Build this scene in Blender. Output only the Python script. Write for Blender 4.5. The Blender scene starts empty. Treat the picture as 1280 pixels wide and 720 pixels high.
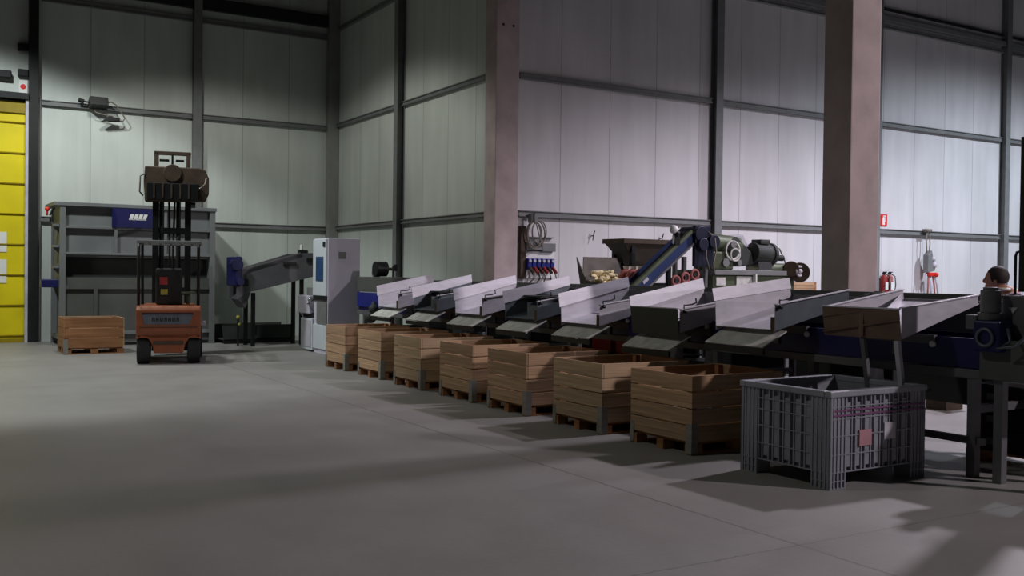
import bpy, bmesh, math, random
from mathutils import Vector, Matrix
random.seed(7)
C = bpy.context.scene.collection
PI = math.pi

# ------------------------------------------------------------------ materials
def lin(c):
    return tuple(((v/255)/12.92 if v/255 <= .04045 else ((v/255+.055)/1.055)**2.4) for v in c) + (1,)

def mat(name, rgb, rough=.6, metal=0, var=.12, scale=6, stretch=(1,1,1), bump=0, rgb2=None, island=0):
    m = bpy.data.materials.new(name); m.use_nodes = True
    nt = m.node_tree; N = nt.nodes; L = nt.links
    b = N['Principled BSDF']
    b.inputs['Roughness'].default_value = rough; b.inputs['Metallic'].default_value = metal
    tc = N.new('ShaderNodeTexCoord'); mp = N.new('ShaderNodeMapping')
    mp.inputs['Scale'].default_value = stretch
    L.new(tc.outputs['Object'], mp.inputs['Vector'])
    nz = N.new('ShaderNodeTexNoise'); nz.inputs['Scale'].default_value = scale; nz.inputs['Detail'].default_value = 5
    L.new(mp.outputs[0], nz.inputs['Vector'])
    cr = N.new('ShaderNodeValToRGB'); cr.color_ramp.elements[0].position = .3; cr.color_ramp.elements[1].position = .7
    c = lin(rgb)
    if rgb2 is None:
        a = tuple(v*(1-var) for v in c[:3])+(1,); d = tuple(min(1, v*(1+var)) for v in c[:3])+(1,)
    else: a, d = c, lin(rgb2)
    cr.color_ramp.elements[0].color = a; cr.color_ramp.elements[1].color = d
    L.new(nz.outputs['Fac'], cr.inputs[0]); L.new(cr.outputs[0], b.inputs['Base Color'])
    if island:   # every board its own tone
        g = N.new('ShaderNodeNewGeometry'); oi = N.new('ShaderNodeObjectInfo')
        k = N.new('ShaderNodeMath'); k.operation = 'MULTIPLY_ADD'; k.inputs[1].default_value = 2*island; k.inputs[2].default_value = 1-island
        a2 = N.new('ShaderNodeMath'); a2.operation = 'ADD'; f2 = N.new('ShaderNodeMath'); f2.operation = 'FRACT'
        L.new(g.outputs['Random Per Island'], a2.inputs[0]); L.new(oi.outputs['Random'], a2.inputs[1]); L.new(a2.outputs[0], f2.inputs[0])
        L.new(f2.outputs[0], k.inputs[0])
        v = N.new('ShaderNodeVectorMath'); v.operation = 'SCALE'; L.new(cr.outputs[0], v.inputs[0]); L.new(k.outputs[0], v.inputs['Scale'])
        L.new(v.outputs[0], b.inputs['Base Color'])
    if bump:
        bp = N.new('ShaderNodeBump'); bp.inputs['Strength'].default_value = bump; bp.inputs['Distance'].default_value = .02
        L.new(nz.outputs['Fac'], bp.inputs['Height']); L.new(bp.outputs[0], b.inputs['Normal'])
    return m

def math_node(nt, op, a, b=None, c=None):
    n = nt.nodes.new('ShaderNodeMath'); n.operation = op
    for i, v in enumerate((a, b, c)):
        if v is None: continue
        if isinstance(v, (int, float)): n.inputs[i].default_value = v
        else: nt.links.new(v, n.inputs[i])
    return n.outputs[0]

def wall_mat(name, axis, origin, rgb):
    """off-white insulated wall panels: narrow vertical joint every 1.2 m, faint ribs and water stains"""
    m = bpy.data.materials.new(name); m.use_nodes = True
    nt = m.node_tree; N = nt.nodes; L = nt.links; b = N['Principled BSDF']
    b.inputs['Roughness'].default_value = .55
    g = N.new('ShaderNodeNewGeometry'); s = N.new('ShaderNodeSeparateXYZ'); L.new(g.outputs['Position'], s.inputs[0])
    p = s.outputs[axis]
    q = math_node(nt, 'SUBTRACT', p, origin)
    f = math_node(nt, 'FRACT', math_node(nt, 'DIVIDE', q, 1.2))
    d = math_node(nt, 'MINIMUM', f, math_node(nt, 'SUBTRACT', 1.0, f))
    seam = math_node(nt, 'LESS_THAN', d, .0085)
    f2 = math_node(nt, 'FRACT', math_node(nt, 'DIVIDE', q, .3))
    rib = math_node(nt, 'LESS_THAN', math_node(nt, 'MINIMUM', f2, math_node(nt, 'SUBTRACT', 1.0, f2)), .03)
    cell = math_node(nt, 'FLOOR', math_node(nt, 'DIVIDE', q, 1.2))
    cellv = math_node(nt, 'FRACT', math_node(nt, 'MULTIPLY', math_node(nt, 'SINE', math_node(nt, 'MULTIPLY', cell, 12.99)), 43.7))
    mp = N.new('ShaderNodeMapping'); mp.inputs['Scale'].default_value = (1.6, 1.6, .22); L.new(g.outputs['Position'], mp.inputs[0])
    nz = N.new('ShaderNodeTexNoise'); nz.inputs['Scale'].default_value = 1.7; nz.inputs['Detail'].default_value = 7; L.new(mp.outputs[0], nz.inputs[0])
    nz2 = N.new('ShaderNodeTexNoise'); nz2.inputs['Scale'].default_value = .9; nz2.inputs['Detail'].default_value = 4; L.new(g.outputs['Position'], nz2.inputs[0])
    v = math_node(nt, 'MULTIPLY_ADD', nz.outputs['Fac'], .34, .83-.17+.08)
    v = math_node(nt, 'MULTIPLY_ADD', nz2.outputs['Fac'], .22, math_node(nt, 'SUBTRACT', v, .11))
    v = math_node(nt, 'MULTIPLY_ADD', cellv, .05, v)
    v = math_node(nt, 'SUBTRACT', v, math_node(nt, 'MULTIPLY', seam, .3))
    v = math_node(nt, 'SUBTRACT', v, math_node(nt, 'MULTIPLY', rib, .02))
    mx = N.new('ShaderNodeVectorMath'); mx.operation = 'SCALE'; mx.inputs[0].default_value = lin(rgb)[:3]; L.new(v, mx.inputs['Scale'])
    L.new(mx.outputs[0], b.inputs['Base Color'])
    bp = N.new('ShaderNodeBump'); bp.inputs['Distance'].default_value = .004; bp.inputs['Strength'].default_value = .6
    L.new(math_node(nt, 'SUBTRACT', 1.0, math_node(nt, 'ADD', seam, math_node(nt, 'MULTIPLY', rib, .3))), bp.inputs['Height']); L.new(bp.outputs[0], b.inputs['Normal'])
    return m

def floor_mat():
    m = bpy.data.materials.new('worn_concrete'); m.use_nodes = True
    nt = m.node_tree; N = nt.nodes; L = nt.links; b = N['Principled BSDF']
    g = N.new('ShaderNodeNewGeometry'); s = N.new('ShaderNodeSeparateXYZ'); L.new(g.outputs['Position'], s.inputs[0])
    def noise(sc, det=6, st=(1,1,1), rough=.55):
        mp = N.new('ShaderNodeMapping'); mp.inputs['Scale'].default_value = st; L.new(g.outputs['Position'], mp.inputs[0])
        n = N.new('ShaderNodeTexNoise'); n.inputs['Scale'].default_value = sc; n.inputs['Detail'].default_value = det; n.inputs['Roughness'].default_value = rough
        L.new(mp.outputs[0], n.inputs[0]); return n.outputs['Fac']
    big, mid, fine, drag = noise(.28, 4), noise(1.3, 6), noise(22, 4), noise(1.1, 6, (1, .16, 1))
    v = math_node(nt, 'MULTIPLY_ADD', big, .5, .45)
    v = math_node(nt, 'MULTIPLY_ADD', mid, .34, v)
    v = math_node(nt, 'MULTIPLY_ADD', fine, .14, v)
    v = math_node(nt, 'MULTIPLY_ADD', drag, .28, v)
    v = math_node(nt, 'MULTIPLY', v, .85)
    wob = math_node(nt, 'MULTIPLY', math_node(nt, 'SUBTRACT', noise(9), .5), .05)
    def joint(ax, at, w, k, breakup=True):
        nonlocal v
        d = math_node(nt, 'ABSOLUTE', math_node(nt, 'SUBTRACT', math_node(nt, 'ADD', s.outputs[ax], wob), at))
        j = math_node(nt, 'LESS_THAN', d, w)
        if breakup: j = math_node(nt, 'MULTIPLY', j, math_node(nt, 'MULTIPLY_ADD', mid, 1.6, -.15))
        v = math_node(nt, 'SUBTRACT', v, math_node(nt, 'MULTIPLY', j, k))
    joint(0, 4.82, .011, .55); joint(1, 4.41, .007, .4); joint(0, 4.9-5.2, .006, .25); joint(1, 15.6, .012, .25)
    mx = N.new('ShaderNodeVectorMath'); mx.operation = 'SCALE'; mx.inputs[0].default_value = lin((142,140,138))[:3]; L.new(v, mx.inputs['Scale'])
    L.new(mx.outputs[0], b.inputs['Base Color'])
    r = math_node(nt, 'MULTIPLY_ADD', mid, .25, .42); L.new(r, b.inputs['Roughness'])
    bp = N.new('ShaderNodeBump'); bp.inputs['Distance'].default_value = .004; bp.inputs['Strength'].default_value = .3; L.new(fine, bp.inputs['Height']); L.new(bp.outputs[0], b.inputs['Normal'])
    return m

M = dict(
 floor=floor_mat(),
 wall_x=wall_mat('wall_panel_back', 0, 2.4, (205,212,206)),
 wall_y=wall_mat('wall_panel_side', 1, 16.3, (205,212,206)),
 wall_r=wall_mat('wall_panel_right', 0, 9.75, (214,212,214)),
 roof=mat('roof_sheet', (70,70,66), .8),
 steel=mat('grey_painted_steel', (118,120,120), .55, 0, .1),
 steel_d=mat('dark_steel', (40,42,42), .5, .4, .15),
 conc=mat('column_concrete', (184,168,167), .85, 0, .14, 3, bump=.2),
 pier=mat('grey_corner_pier', (140,142,138), .8, 0, .1, 3),
 galv=mat('galvanised_sheet', (196,194,204), .45, .2, .1, 5, (1,3,3)),
 galv_d=mat('dull_sheet', (96,104,112), .5, .5, .14, 5),
 mat_g=mat('grey_rubber_mat', (196,196,192), .8, 0, .2, 8),
 end_d=mat('dark_green_plate', (44,50,46), .5, .2, .2, 6),
 end_r=mat('rusty_brown_plate', (112,92,80), .65, .3, .2, 4),
 navy=mat('navy_paint', (24,28,84), .4, .1, .12, 4),
 navy_b=mat('bright_navy_paint', (30,40,128), .4, .1, .12, 4),
 frame=mat('machine_frame_grey', (104,104,108), .5, .3, .12, 4),
 black=mat('black_rubber', (22,22,23), .7, 0, .2, 10),
 blackm=mat('black_metal', (26,27,28), .45, .4, .2, 10),
 white=mat('white_enamel', (206,214,222), .4, 0, .04, 3),
 knob=mat('white_plastic', (225,225,225), .35),
 cab=mat('lilac_grey_enamel', (205,202,218), .5, 0, .05, 2),
 glass=mat('display_glass', (52,80,120), .15, 0, .2, 6),
 wood=mat('bin_wood', (150,122,94), .8, 0, .26, 3.2, (.35,.35,9), bump=.25, rgb2=(196,160,126), island=.2),
 wood_b=mat('bin_wood_pale', (158,134,106), .8, 0, .26, 3.2, (.35,.35,9), bump=.25, rgb2=(202,172,138), island=.2),
 wood_i=mat('bin_wood_inside', (136,90,56), .85, 0, .26, 3, (.4,.4,7), rgb2=(170,122,82), island=.12),
 wood_g=mat('weathered_grey_wood', (134,132,126), .85, 0, .2, 4, (1,1,4)),
 plast=mat('grey_plastic', (140,142,152), .5, 0, .14, 5),
 plast_d=mat('dark_grey_plastic', (132,134,142), .55, 0, .14, 5),
 yellow=mat('yellow_pvc', (222,204,10), .45, 0, .1, 1.2, bump=.25),
 yellow_d=mat('yellow_pvc_seam', (150,130,10), .5),
 tank=mat('tank_grey_blue', (120,124,125), .5, .25, .1, 2),
 tank_d=mat('tank_dark_panel', (52,56,54), .7, .1, .2, 2),
 tank_m=mat('tank_mid_panel', (84,86,82), .65, .1, .16, 1.5),
 orange=mat('orange_paint', (132,72,42), .45, 0, .12, 5),
 brown=mat('brown_painted_steel', (72,58,46), .65, .3, .25, 5),
 hop=mat('hopper_brown', (74,68,60), .6, .3, .2, 4),
 green=mat('machine_olive_green', (82,92,70), .5, .2, .2, 5),
 red=mat('red_paint', (214,36,30), .45, 0, .1),
 pinkred=mat('faded_red_net', (160,92,90), .8, 0, .25, 20),
 pale=mat('pale_plate', (188,186,196), .5),
 cream=mat('cream_root', (226,210,170), .7, 0, .12, 8),
 skin=mat('skin', (188,136,112), .6, 0, .05),
 hair=mat('dark_hair', (40,26,22), .7, 0, .3, 30),
 cloth=mat('mauve_work_jacket', (138,108,146), .85, 0, .15, 10),
 trous=mat('dark_trousers', (34,36,48), .85, 0, .15, 10),
 yel_l=mat('yellow_label', (158,150,58), .6),
 pinkl=mat('faded_pink_label', (176,128,138), .7),
 navy_d=mat('dark_navy_paint', (20,24,50), .45, .2, .2, 5),
 red_d=mat('dull_red_label', (140,36,32), .6),
 chrome=mat('chrome', (200,200,205), .18, .9, .02),
 cable=mat('grey_cable', (120,112,104), .6, 0, .1),
 sign_w=mat('sign_white', (228,228,226), .5, 0, .03),
 blue=mat('conveyor_blue', (34,54,100), .45, .1, .15, 4),
 purple=mat('purple_mark', (118,70,112), .6, 0, .3, 14),
)

# ------------------------------------------------------------------ mesh helpers
class MB:
    def __init__(s): s.bm = bmesh.new()
    def poly(s, pts, faces):
        vs = [s.bm.verts.new(p) for p in pts]
        for f in faces: 
            try: s.bm.faces.new([vs[i] for i in f])
            except ValueError: pass
        return s
    def box(s, x0, x1, y0, y1, z0, z1):
        p = [(x,y,z) for x in (x0,x1) for y in (y0,y1) for z in (z0,z1)]
        return s.poly(p, [(0,1,3,2),(4,6,7,5),(0,4,5,1),(2,3,7,6),(0,2,6,4),(1,5,7,3)])
    def prism(s, pts, axis, a0, a1):
        """pts: 2-D outline; axis: extrusion axis. x: (y,z) y: (x,z) z: (x,y)"""
        def mk(p, a): return (a,p[0],p[1]) if axis=='x' else (p[0],a,p[1]) if axis=='y' else (p[0],p[1],a)
        n = len(pts); P = [mk(p,a0) for p in pts]+[mk(p,a1) for p in pts]
        F = [tuple(range(n)), tuple(range(2*n-1,n-1,-1))]+[(i,(i+1)%n,(i+1)%n+n,i+n) for i in range(n)]
        return s.poly(P, F)
    def plate(s, quad, t):
        """a quad sheet with thickness t along its normal"""
        q = [Vector(p) for p in quad]; n = (q[1]-q[0]).cross(q[2]-q[0]).normalized()*t
        P = q+[p+n for p in q]; k = len(q)
        return s.poly([tuple(p) for p in P], [tuple(range(k)), tuple(range(2*k-1,k-1,-1))]+[(i,(i+1)%k,(i+1)%k+k,i+k) for i in range(k)])
    def cyl(s, p, q, r, r2=None, n=16, cap=True):
        r2 = r if r2 is None else r2
        p, q = Vector(p), Vector(q); d = (q-p).normalized()
        u = d.orthogonal().normalized(); w = d.cross(u)
        A = [tuple(p+(u*math.cos(2*PI*i/n)+w*math.sin(2*PI*i/n))*r) for i in range(n)]
        B = [tuple(q+(u*math.cos(2*PI*i/n)+w*math.sin(2*PI*i/n))*r2) for i in range(n)]
        F = [(i,(i+1)%n,(i+1)%n+n,i+n) for i in range(n)]
        if cap: F += [tuple(range(n))[::-1], tuple(range(n,2*n))]
        return s.poly(A+B, F)
    def bar(s, p, q, w, h=None):
        h = w if h is None else h
        p, q = Vector(p), Vector(q); d = (q-p).normalized()
        up = Vector((0,0,1)) if abs(d.z) < .95 else Vector((1,0,0))
        u = d.cross(up).normalized()*w/2; v = u.cross(d).normalized()*h/2
        c = [-u-v, u-v, u+v, -u+v]
        return s.poly([tuple(p+k) for k in c]+[tuple(q+k) for k in c], [(0,1,2,3),(7,6,5,4),(0,4,5,1),(1,5,6,2),(2,6,7,3),(3,7,4,0)])
    def tube(s, pts, r, n=8, closed=False):
        pts = [Vector(p) for p in pts]; k = len(pts); rings = []
        u = None
        for i, p in enumerate(pts):
            a = pts[(i-1)%k] if closed or i > 0 else p; b = pts[(i+1)%k] if closed or i < k-1 else p
            d = (b-a).normalized()
            u = d.orthogonal().normalized() if u is None else (u-d*u.dot(d)).normalized()
            w = d.cross(u)
            rings.append([s.bm.verts.new(p+(u*math.cos(2*PI*j/n)+w*math.sin(2*PI*j/n))*r) for j in range(n)])
        for i in range(k if closed else k-1):
            A, B = rings[i], rings[(i+1)%k]
            for j in range(n): s.bm.faces.new((A[j],A[(j+1)%n],B[(j+1)%n],B[j]))
        if not closed: s.bm.faces.new(rings[0][::-1]); s.bm.faces.new(rings[-1])
        return s
    def ball(s, c, r, sx=1, sy=1, sz=1, seg=16, rings=10):
        m = Matrix.Translation(c) @ Matrix.Diagonal((r*sx, r*sy, r*sz, 1))
        bmesh.ops.create_uvsphere(s.bm, u_segments=seg, v_segments=rings, radius=1, matrix=m); return s
    def torus(s, c, R, r, axis='x', n=24, m=8):
        pts = []
        for i in range(n):
            a = 2*PI*i/n; k = (math.cos(a)*R, math.sin(a)*R)
            pts.append((c[0],c[1]+k[0],c[2]+k[1]) if axis=='x' else (c[0]+k[0],c[1],c[2]+k[1]) if axis=='y' else (c[0]+k[0],c[1]+k[1],c[2]))
        return s.tube(pts, r, m, True)
    def build(s, name, m, parent=None, bev=0, smooth=False, off=None):
        bm = s.bm
        if off is not None: bmesh.ops.translate(bm, verts=bm.verts, vec=-Vector(off))
        bmesh.ops.recalc_face_normals(bm, faces=bm.faces)
        me = bpy.data.meshes.new(name); bm.to_mesh(me); bm.free()
        me.materials.append(M[m] if isinstance(m, str) else m)
        if smooth:
            for p in me.polygons: p.use_smooth = True
        o = bpy.data.objects.new(name, me); C.objects.link(o)
        if parent is not None: o.parent = parent
        if bev:
            b = o.modifiers.new('bevel', 'BEVEL'); b.width = bev; b.segments = 2; b.limit_method = 'ANGLE'
        return o

SPLIT = {'mast_crossbar', 'bolt_plate', 'inspection_plate', 'bearing_cap', 'motor', 'skid', 'leg', 'top_lip', 'plate_stripe', 'lower_rib', 'grip_hole', 'net', 'belt_support', 'cross_member', 'wall_bracket', 'counterweight_groove'}

class Thing:
    """an Empty at the thing's base; parts are given in world coordinates (or local when org is 0,0,0)"""
    def __init__(s, name, label, cat, loc, rz=0, group=None, local=False):
        o = bpy.data.objects.new(name, None); C.objects.link(o); o.location = loc; o.rotation_euler = (0,0,rz)
        o.empty_display_size = .1; o['label'] = label; o['category'] = cat
        if group: o['group'] = group
        s.o = o; s.off = (0,0,0) if local else loc
    def part(s, mb, name, m, bev=0, smooth=False, parent=None, label=None):
        if name in SPLIT and label is None:      # every loose piece becomes a part of its own
            todo = set(mb.bm.verts); o = None; mb.bm.verts.ensure_lookup_table()
            groups = []
            for v in list(mb.bm.verts):
                if v not in todo: continue
                stack = [v]; todo.discard(v); g = []
                while stack:
                    w_ = stack.pop(); g.append(w_)
                    for e_ in w_.link_edges:
                        x_ = e_.other_vert(w_)
                        if x_ in todo: todo.discard(x_); stack.append(x_)
                groups.append(g)
            if len(groups) > 1:
                for g in groups:
                    k = MB(); idx = {v: i for i, v in enumerate(g)}
                    fs = {f for v in g for f in v.link_faces}
                    k.poly([tuple(v.co) for v in g], [tuple(idx[v] for v in f.verts) for f in fs])
                    o = k.build(name, m, parent or s.o, bev, smooth, s.off)
                mb.bm.free(); return o
        o = mb.build(name, m, parent or s.o, bev, smooth, s.off)
        if label: o['label'] = label
        return o

def tag(o, label, cat, group=None, kind=None):
    if label: o['label'] = label
    if cat: o['category'] = cat
    if group: o['group'] = group
    if kind: o['kind'] = kind
    return o
def struct(mb, name, m, bev=0, parent=None):
    o = mb.build(name, m, parent, bev)
    if parent is None: o['kind'] = 'structure'
    return o
def dup(root, loc, label, rz=None):
    r = root.copy(); C.objects.link(r); r.location = loc; r['label'] = label
    if rz is not None: r.rotation_euler = (0,0,rz)
    for ch in list(root.children):
        c = ch.copy(); C.objects.link(c); c.parent = r
        for g in ch.children:
            d = g.copy(); C.objects.link(d); d.parent = c
    return r

# ------------------------------------------------------------------ the hall
TOP = 10.0
struct(MB().box(-12, 32, -8, 25.6, -.2, 0), 'floor', 'floor')
struct(MB().box(-12, 9.95, 25.2, 25.5, 0, TOP), 'wall_back', 'wall_x')
struct(MB().box(9.7, 9.95, 16.3, 25.2, 0, TOP), 'wall_side', 'wall_y')
struct(MB().box(9.95, 32, 16.3, 16.6, 0, TOP), 'wall_right', 'wall_r')
struct(MB().box(-12, 32, -8, 25.6, TOP, TOP+.2), 'ceiling', 'roof')
n = [0]
def trim(mb, m='steel', bev=.004):
    n[0] += 1; return struct(mb, 'trim_%d' % n[0], m, bev)
def h_post(x, y, w, d, along):   # I-section post seen from the hall
    mb = MB()
    if along == 'x': mb.box(x-w/2, x+w/2, y-d, y-d+.012, 0, TOP).box(x-.006, x+.006, y-d+.012, y-.012, 0, TOP).box(x-w/2, x+w/2, y-.012, y-.002, 0, TOP)
    else: mb.box(x-d, x-d+.012, y-w/2, y+w/2, 0, TOP).box(x-d+.012, x-.012, y-.006, y+.006, 0, TOP).box(x-.012, x-.002, y-w/2, y+w/2, 0, TOP)
    return mb
def rail_x(x0, x1, y, z, h=.12): return MB().box(x0, x1, y-.07, y-.002, z-h/2, z+h/2).box(x0, x1, y-.10, y-.07, z-h/2, z-h/2+.02).box(x0, x1, y-.10, y-.07, z+h/2-.02, z+h/2)
# back wall: posts and rails
trim(MB().box(2.27, 2.47, 24.98, 25.19, 0, TOP), 'steel_d')
trim(MB().box(2.47, 2.53, 25.1, 25.19, 0, 5.6), 'steel')
trim(h_post(6.03, 25.2, .2, .2, 'x'))
trim(MB().box(9.42, 9.69, 24.95, 25.19, 0, TOP), 'pier')
for a, b in ((2.54, 5.92), (6.14, 9.41)):
    for z in (2.83, 5.5, 7.88): trim(rail_x(a, b, 25.2, z))
trim(MB().box(2.54, 9.41, 25.05, 25.19, 8.15, 8.45), 'steel_d')
# side wall
trim(h_post(9.7, 20.95, .2, .2, 'y'))
for a, b in ((16.35, 20.84), (21.06, 24.93)):
    for z in (2.86, 5.56, 8.1):
        trim(MB().box(9.63, 9.698, a, b, z-.05, z+.05).box(9.6, 9.63, a, b, z-.05, z-.03).box(9.6, 9.63, a, b, z+.03, z+.05))
# right wall
posts = [14.96, 20.15, 25.42, 30.6]
for x in posts: trim(h_post(x, 16.3, .2, .2, 'x'))
e = [9.96]+posts
for i in range(4):
    a, b = e[i]+(.11 if i else 0), e[i+1]-.11
    for z in (2.86, 5.5): trim(rail_x(a, b, 16.3, z))
    trim(rail_x(a, b, 16.3, 7.88, .08)); trim(MB().box(a, b, 16.15, 16.298, 8.02, 8.14))
    trim(MB().box(a, b, 16.2, 16.298, 8.3, 8.34), 'steel_d')
# concrete columns (48 x 40 cm)
for i, (x, y, yt) in enumerate(((9.2, 7.74, 8.15), (9.2, 15.84, 16.25))):
    o = MB().box(x, x+.5, y, yt, 0, TOP).build('concrete_column', 'conc', None, .015)
    tag(o, ['concrete column standing behind the metal chutes nearest the camera', 'concrete column in the corner where the right wall starts'][i], 'column', None, 'structure')
    for k in (.14, .36): tag(MB().cyl((x+k, y-.006, 6.3), (x+k, y+.01, 6.3), .025, n=12).build('bolt_hole', 'black', o), None, None)
# roof beams above the frame
for y in (-4.3, 3.8, 11.9): trim(MB().box(-12, 32, y-.15, y+.15, 9.3, 9.99), 'steel_d')

# yellow roll-up door and its surround
d = MB().box(-1.2, 2.2, 25.1, 25.16, .03, 5.45).build('door_1', 'yellow'); d['kind'] = 'structure'
for k in range(8):
    MB().cyl((-1.2, 25.09, .1+.69*k+.05), (2.2, 25.09, .1+.69*k+.05), .022, n=8).build('door_seam', 'yellow_d', d, 0, True)
MB().box(-1.2, 2.2, 25.06, 25.12, 0, .09).build('bottom_bar', 'yellow_d', d)
MB().box(-1.2, 2.2, 25.04, 25.1, 5.2, 5.45).build('top_band', 'yellow_d', d)
trim(MB().box(2.2, 2.262, 24.96, 25.19, 0, 5.6), 'pale')
trim(MB().box(-1.4, 2.26, 24.9, 25.19, 5.5, 5.64), 'steel_d')
for z0, zz in ((2.05, 2.5), (1.35, 1.88)):
    tag(MB().box(1.4, 1.84, 25.085, 25.095, z0, zz).build('paper_notice', 'sign_w'), '%s white paper notice stuck on the yellow door' % ('upper' if z0 > 2 else 'lower'), 'notice')
b = Thing('door_bracket', 'black hinge brackets on the white panel above the yellow door', 'bracket', (2.0, 25.19, 6.0))
b.part(MB().box(2.05, 2.26, 25.05, 25.19, 6.62, 6.78), 'bracket_arm', 'blackm', .01)
b.part(MB().box(2.05, 2.26, 25.05, 25.19, 6.05, 6.2), 'bracket_arm', 'blackm', .01)
b.part(MB().box(1.6, 1.92, 25.0, 25.19, 5.96, 6.13), 'latch_box', 'blackm', .02)
s = Thing('warning_sign', 'small white and red sign beside the post above the yellow door', 'sign', (2.17, 25.19, 5.7))
s.part(MB().box(2.08, 2.25, 25.17, 25.19, 5.68, 5.96), 'sign_plate', 'sign_w')
s.part(MB().cyl((2.165, 25.168, 5.82), (2.165, 25.172, 5.82), .06), 'sign_mark', 'red')

# floodlight on the back wall rail
f = Thing('floodlight', 'black wall floodlight with bracket and hanging cable above the grey tank', 'lamp', (3.7, 25.1, 5.56))
f.part(MB().prism([(24.75,5.5),(25.05,5.46),(25.05,5.62),(24.8,5.7)], 'x', 3.52, 3.93), 'housing', 'blackm', .01)
f.part(MB().cyl((3.3, 24.95, 5.6), (3.42, 24.95, 5.58), .05).cyl((3.42, 24.95, 5.58), (3.53, 24.95, 5.57), .02), 'sensor', 'blackm')
f.part(MB().tube([(3.93,24.95,5.6),(4.02,24.93,5.62),(4.12,24.93,5.56),(4.22,24.93,5.42),(4.32,24.93,5.27),(4.28,24.93,5.2),(4.1,24.93,5.17),(3.95,24.93,5.16)], .016).tube([(3.6,25.0,5.46),(3.68,24.95,5.35),(3.9,24.93,5.3),(4.05,24.93,5.28)], .014), 'cable', 'cable', 0, True)
f.part(MB().prism([(3.78,5.14),(4.2,5.2),(4.2,5.25),(3.95,5.27)], 'y', 24.88, 24.98), 'bracket', 'steel_d')
f.part(MB().bar((3.72,25.05,5.55),(3.72,25.18,5.5),.05), 'mounting_arm', 'steel_d')

# ------------------------------------------------------------------ grey tank (bin tipper)
t = Thing('steel_tank', 'large grey-blue steel tipping tank with ribbed front against the back wall', 'tank', (4.4, 24.0, 0))
Y0, Y1 = 23.3, 24.85
for x in (2.73, 5.92):
    t.part(MB().box(x, x+.12, Y0, Y0+.12, 0, 3.05), 'leg', 'tank', .006)
    t.part(MB().box(x, x+.12, Y1-.12, Y1, 0, 3.05), 'leg', 'tank', .006)
t.part(MB().box(2.6, 6.06, Y0-.03, Y0+.12, 3.05, 3.13).box(2.6, 6.06, Y1-.08, Y1, 3.05, 3.13).box(2.6, 2.75, Y0+.12, Y1-.08, 3.05, 3.13).box(5.92, 6.06, Y0+.12, Y1-.08, 3.05, 3.13), 'top_rim', 'tank', .006)
t.part(MB().box(2.86, 5.92, Y0+.12, Y0+.15, 1.95, 3.05), 'front_panel', 'tank')
t.part(MB().box(2.75, 2.85, Y0+.12, Y1-.12, 1.3, 3.05).box(5.93, 6.03, Y0+.12, Y1-.12, .1, 3.05).box(2.85, 5.93, Y1-.1, Y1-.06, .4, 3.05), 'tank_wall', 'tank')
for z in (2.57, 2.0): t.part(MB().box(2.85, 5.92, Y0+.01, Y0+.12, z, z+.05), 'horizontal_rib', 'tank', .004)
for x in (3.84, 4.9): t.part(MB().box(x, x+.06, Y0+.02, Y0+.12, 2.05, 3.04), 'vertical_rib', 'tank', .004)
t.part(MB().box(2.86, 5.92, Y0+.3, Y0+.34, 1.5, 1.95), 'dark_panel', 'tank_d')
t.part(MB().box(2.86, 5.92, Y0+.08, Y0+.12, .08, 1.5), 'lower_panel', 'tank_m')
t.part(MB().box(3.42, 3.5, Y0+.02, Y0+.08, .08, 1.25).box(2.86, 5.92, Y0+.02, Y0+.08, 1.25, 1.33), 'lower_rib', 'tank_m')
t.part(MB().box(2.86, 5.92, Y0+.02, Y0+.1, .25, .33).box(2.73, 2.85, Y0+.12, Y1-.12, .15, .25), 'lower_beam', 'tank')
sg = t.part(MB().box(3.78, 4.72, Y0-.02, Y0+.01, 2.62, 3.04), 'sign_board', 'navy', 0)
w = MB()
for k in range(4):
    x = 4.13+.095*k
    w.prism([(x,2.8),(x+.075,2.8),(x+.115,2.92),(x+.04,2.92)], 'y', Y0-.024, Y0-.021)
w.box(4.13, 4.5, Y0-.024, Y0-.021, 2.79, 2.81)
t.part(w, 'sign_lettering', 'sign_w', 0, False, sg)
for z in (1.7, 2.15, 2.6):
    t.part(MB().box(2.62, 2.75, Y0+.1, Y0+.5, z, z+.05).prism([(2.6,z),(2.75,z-.15),(2.75,z)], 'y', Y0+.2, Y0+.22), 'side_bracket', 'tank')
t.part(MB().box(2.38, 2.72, Y0+.1, Y0+.35, 1.28, 1.46), 'side_motor', 'navy', .02, label='navy blue motor box sticking out on the left side')
t.part(MB().ball((2.5, Y0+.2, 2.97), .05).cyl((2.5,Y0+.2,2.83),(2.5,Y0+.2,2.97),.02), 'red_valve', 'red', 0, True)
t.part(MB().tube([(2.55,Y0+.2,2.83),(2.6,Y0+.2,2.95),(2.65,Y0+.3,3.0)],.02), 'valve_pipe','steel_d')

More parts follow.
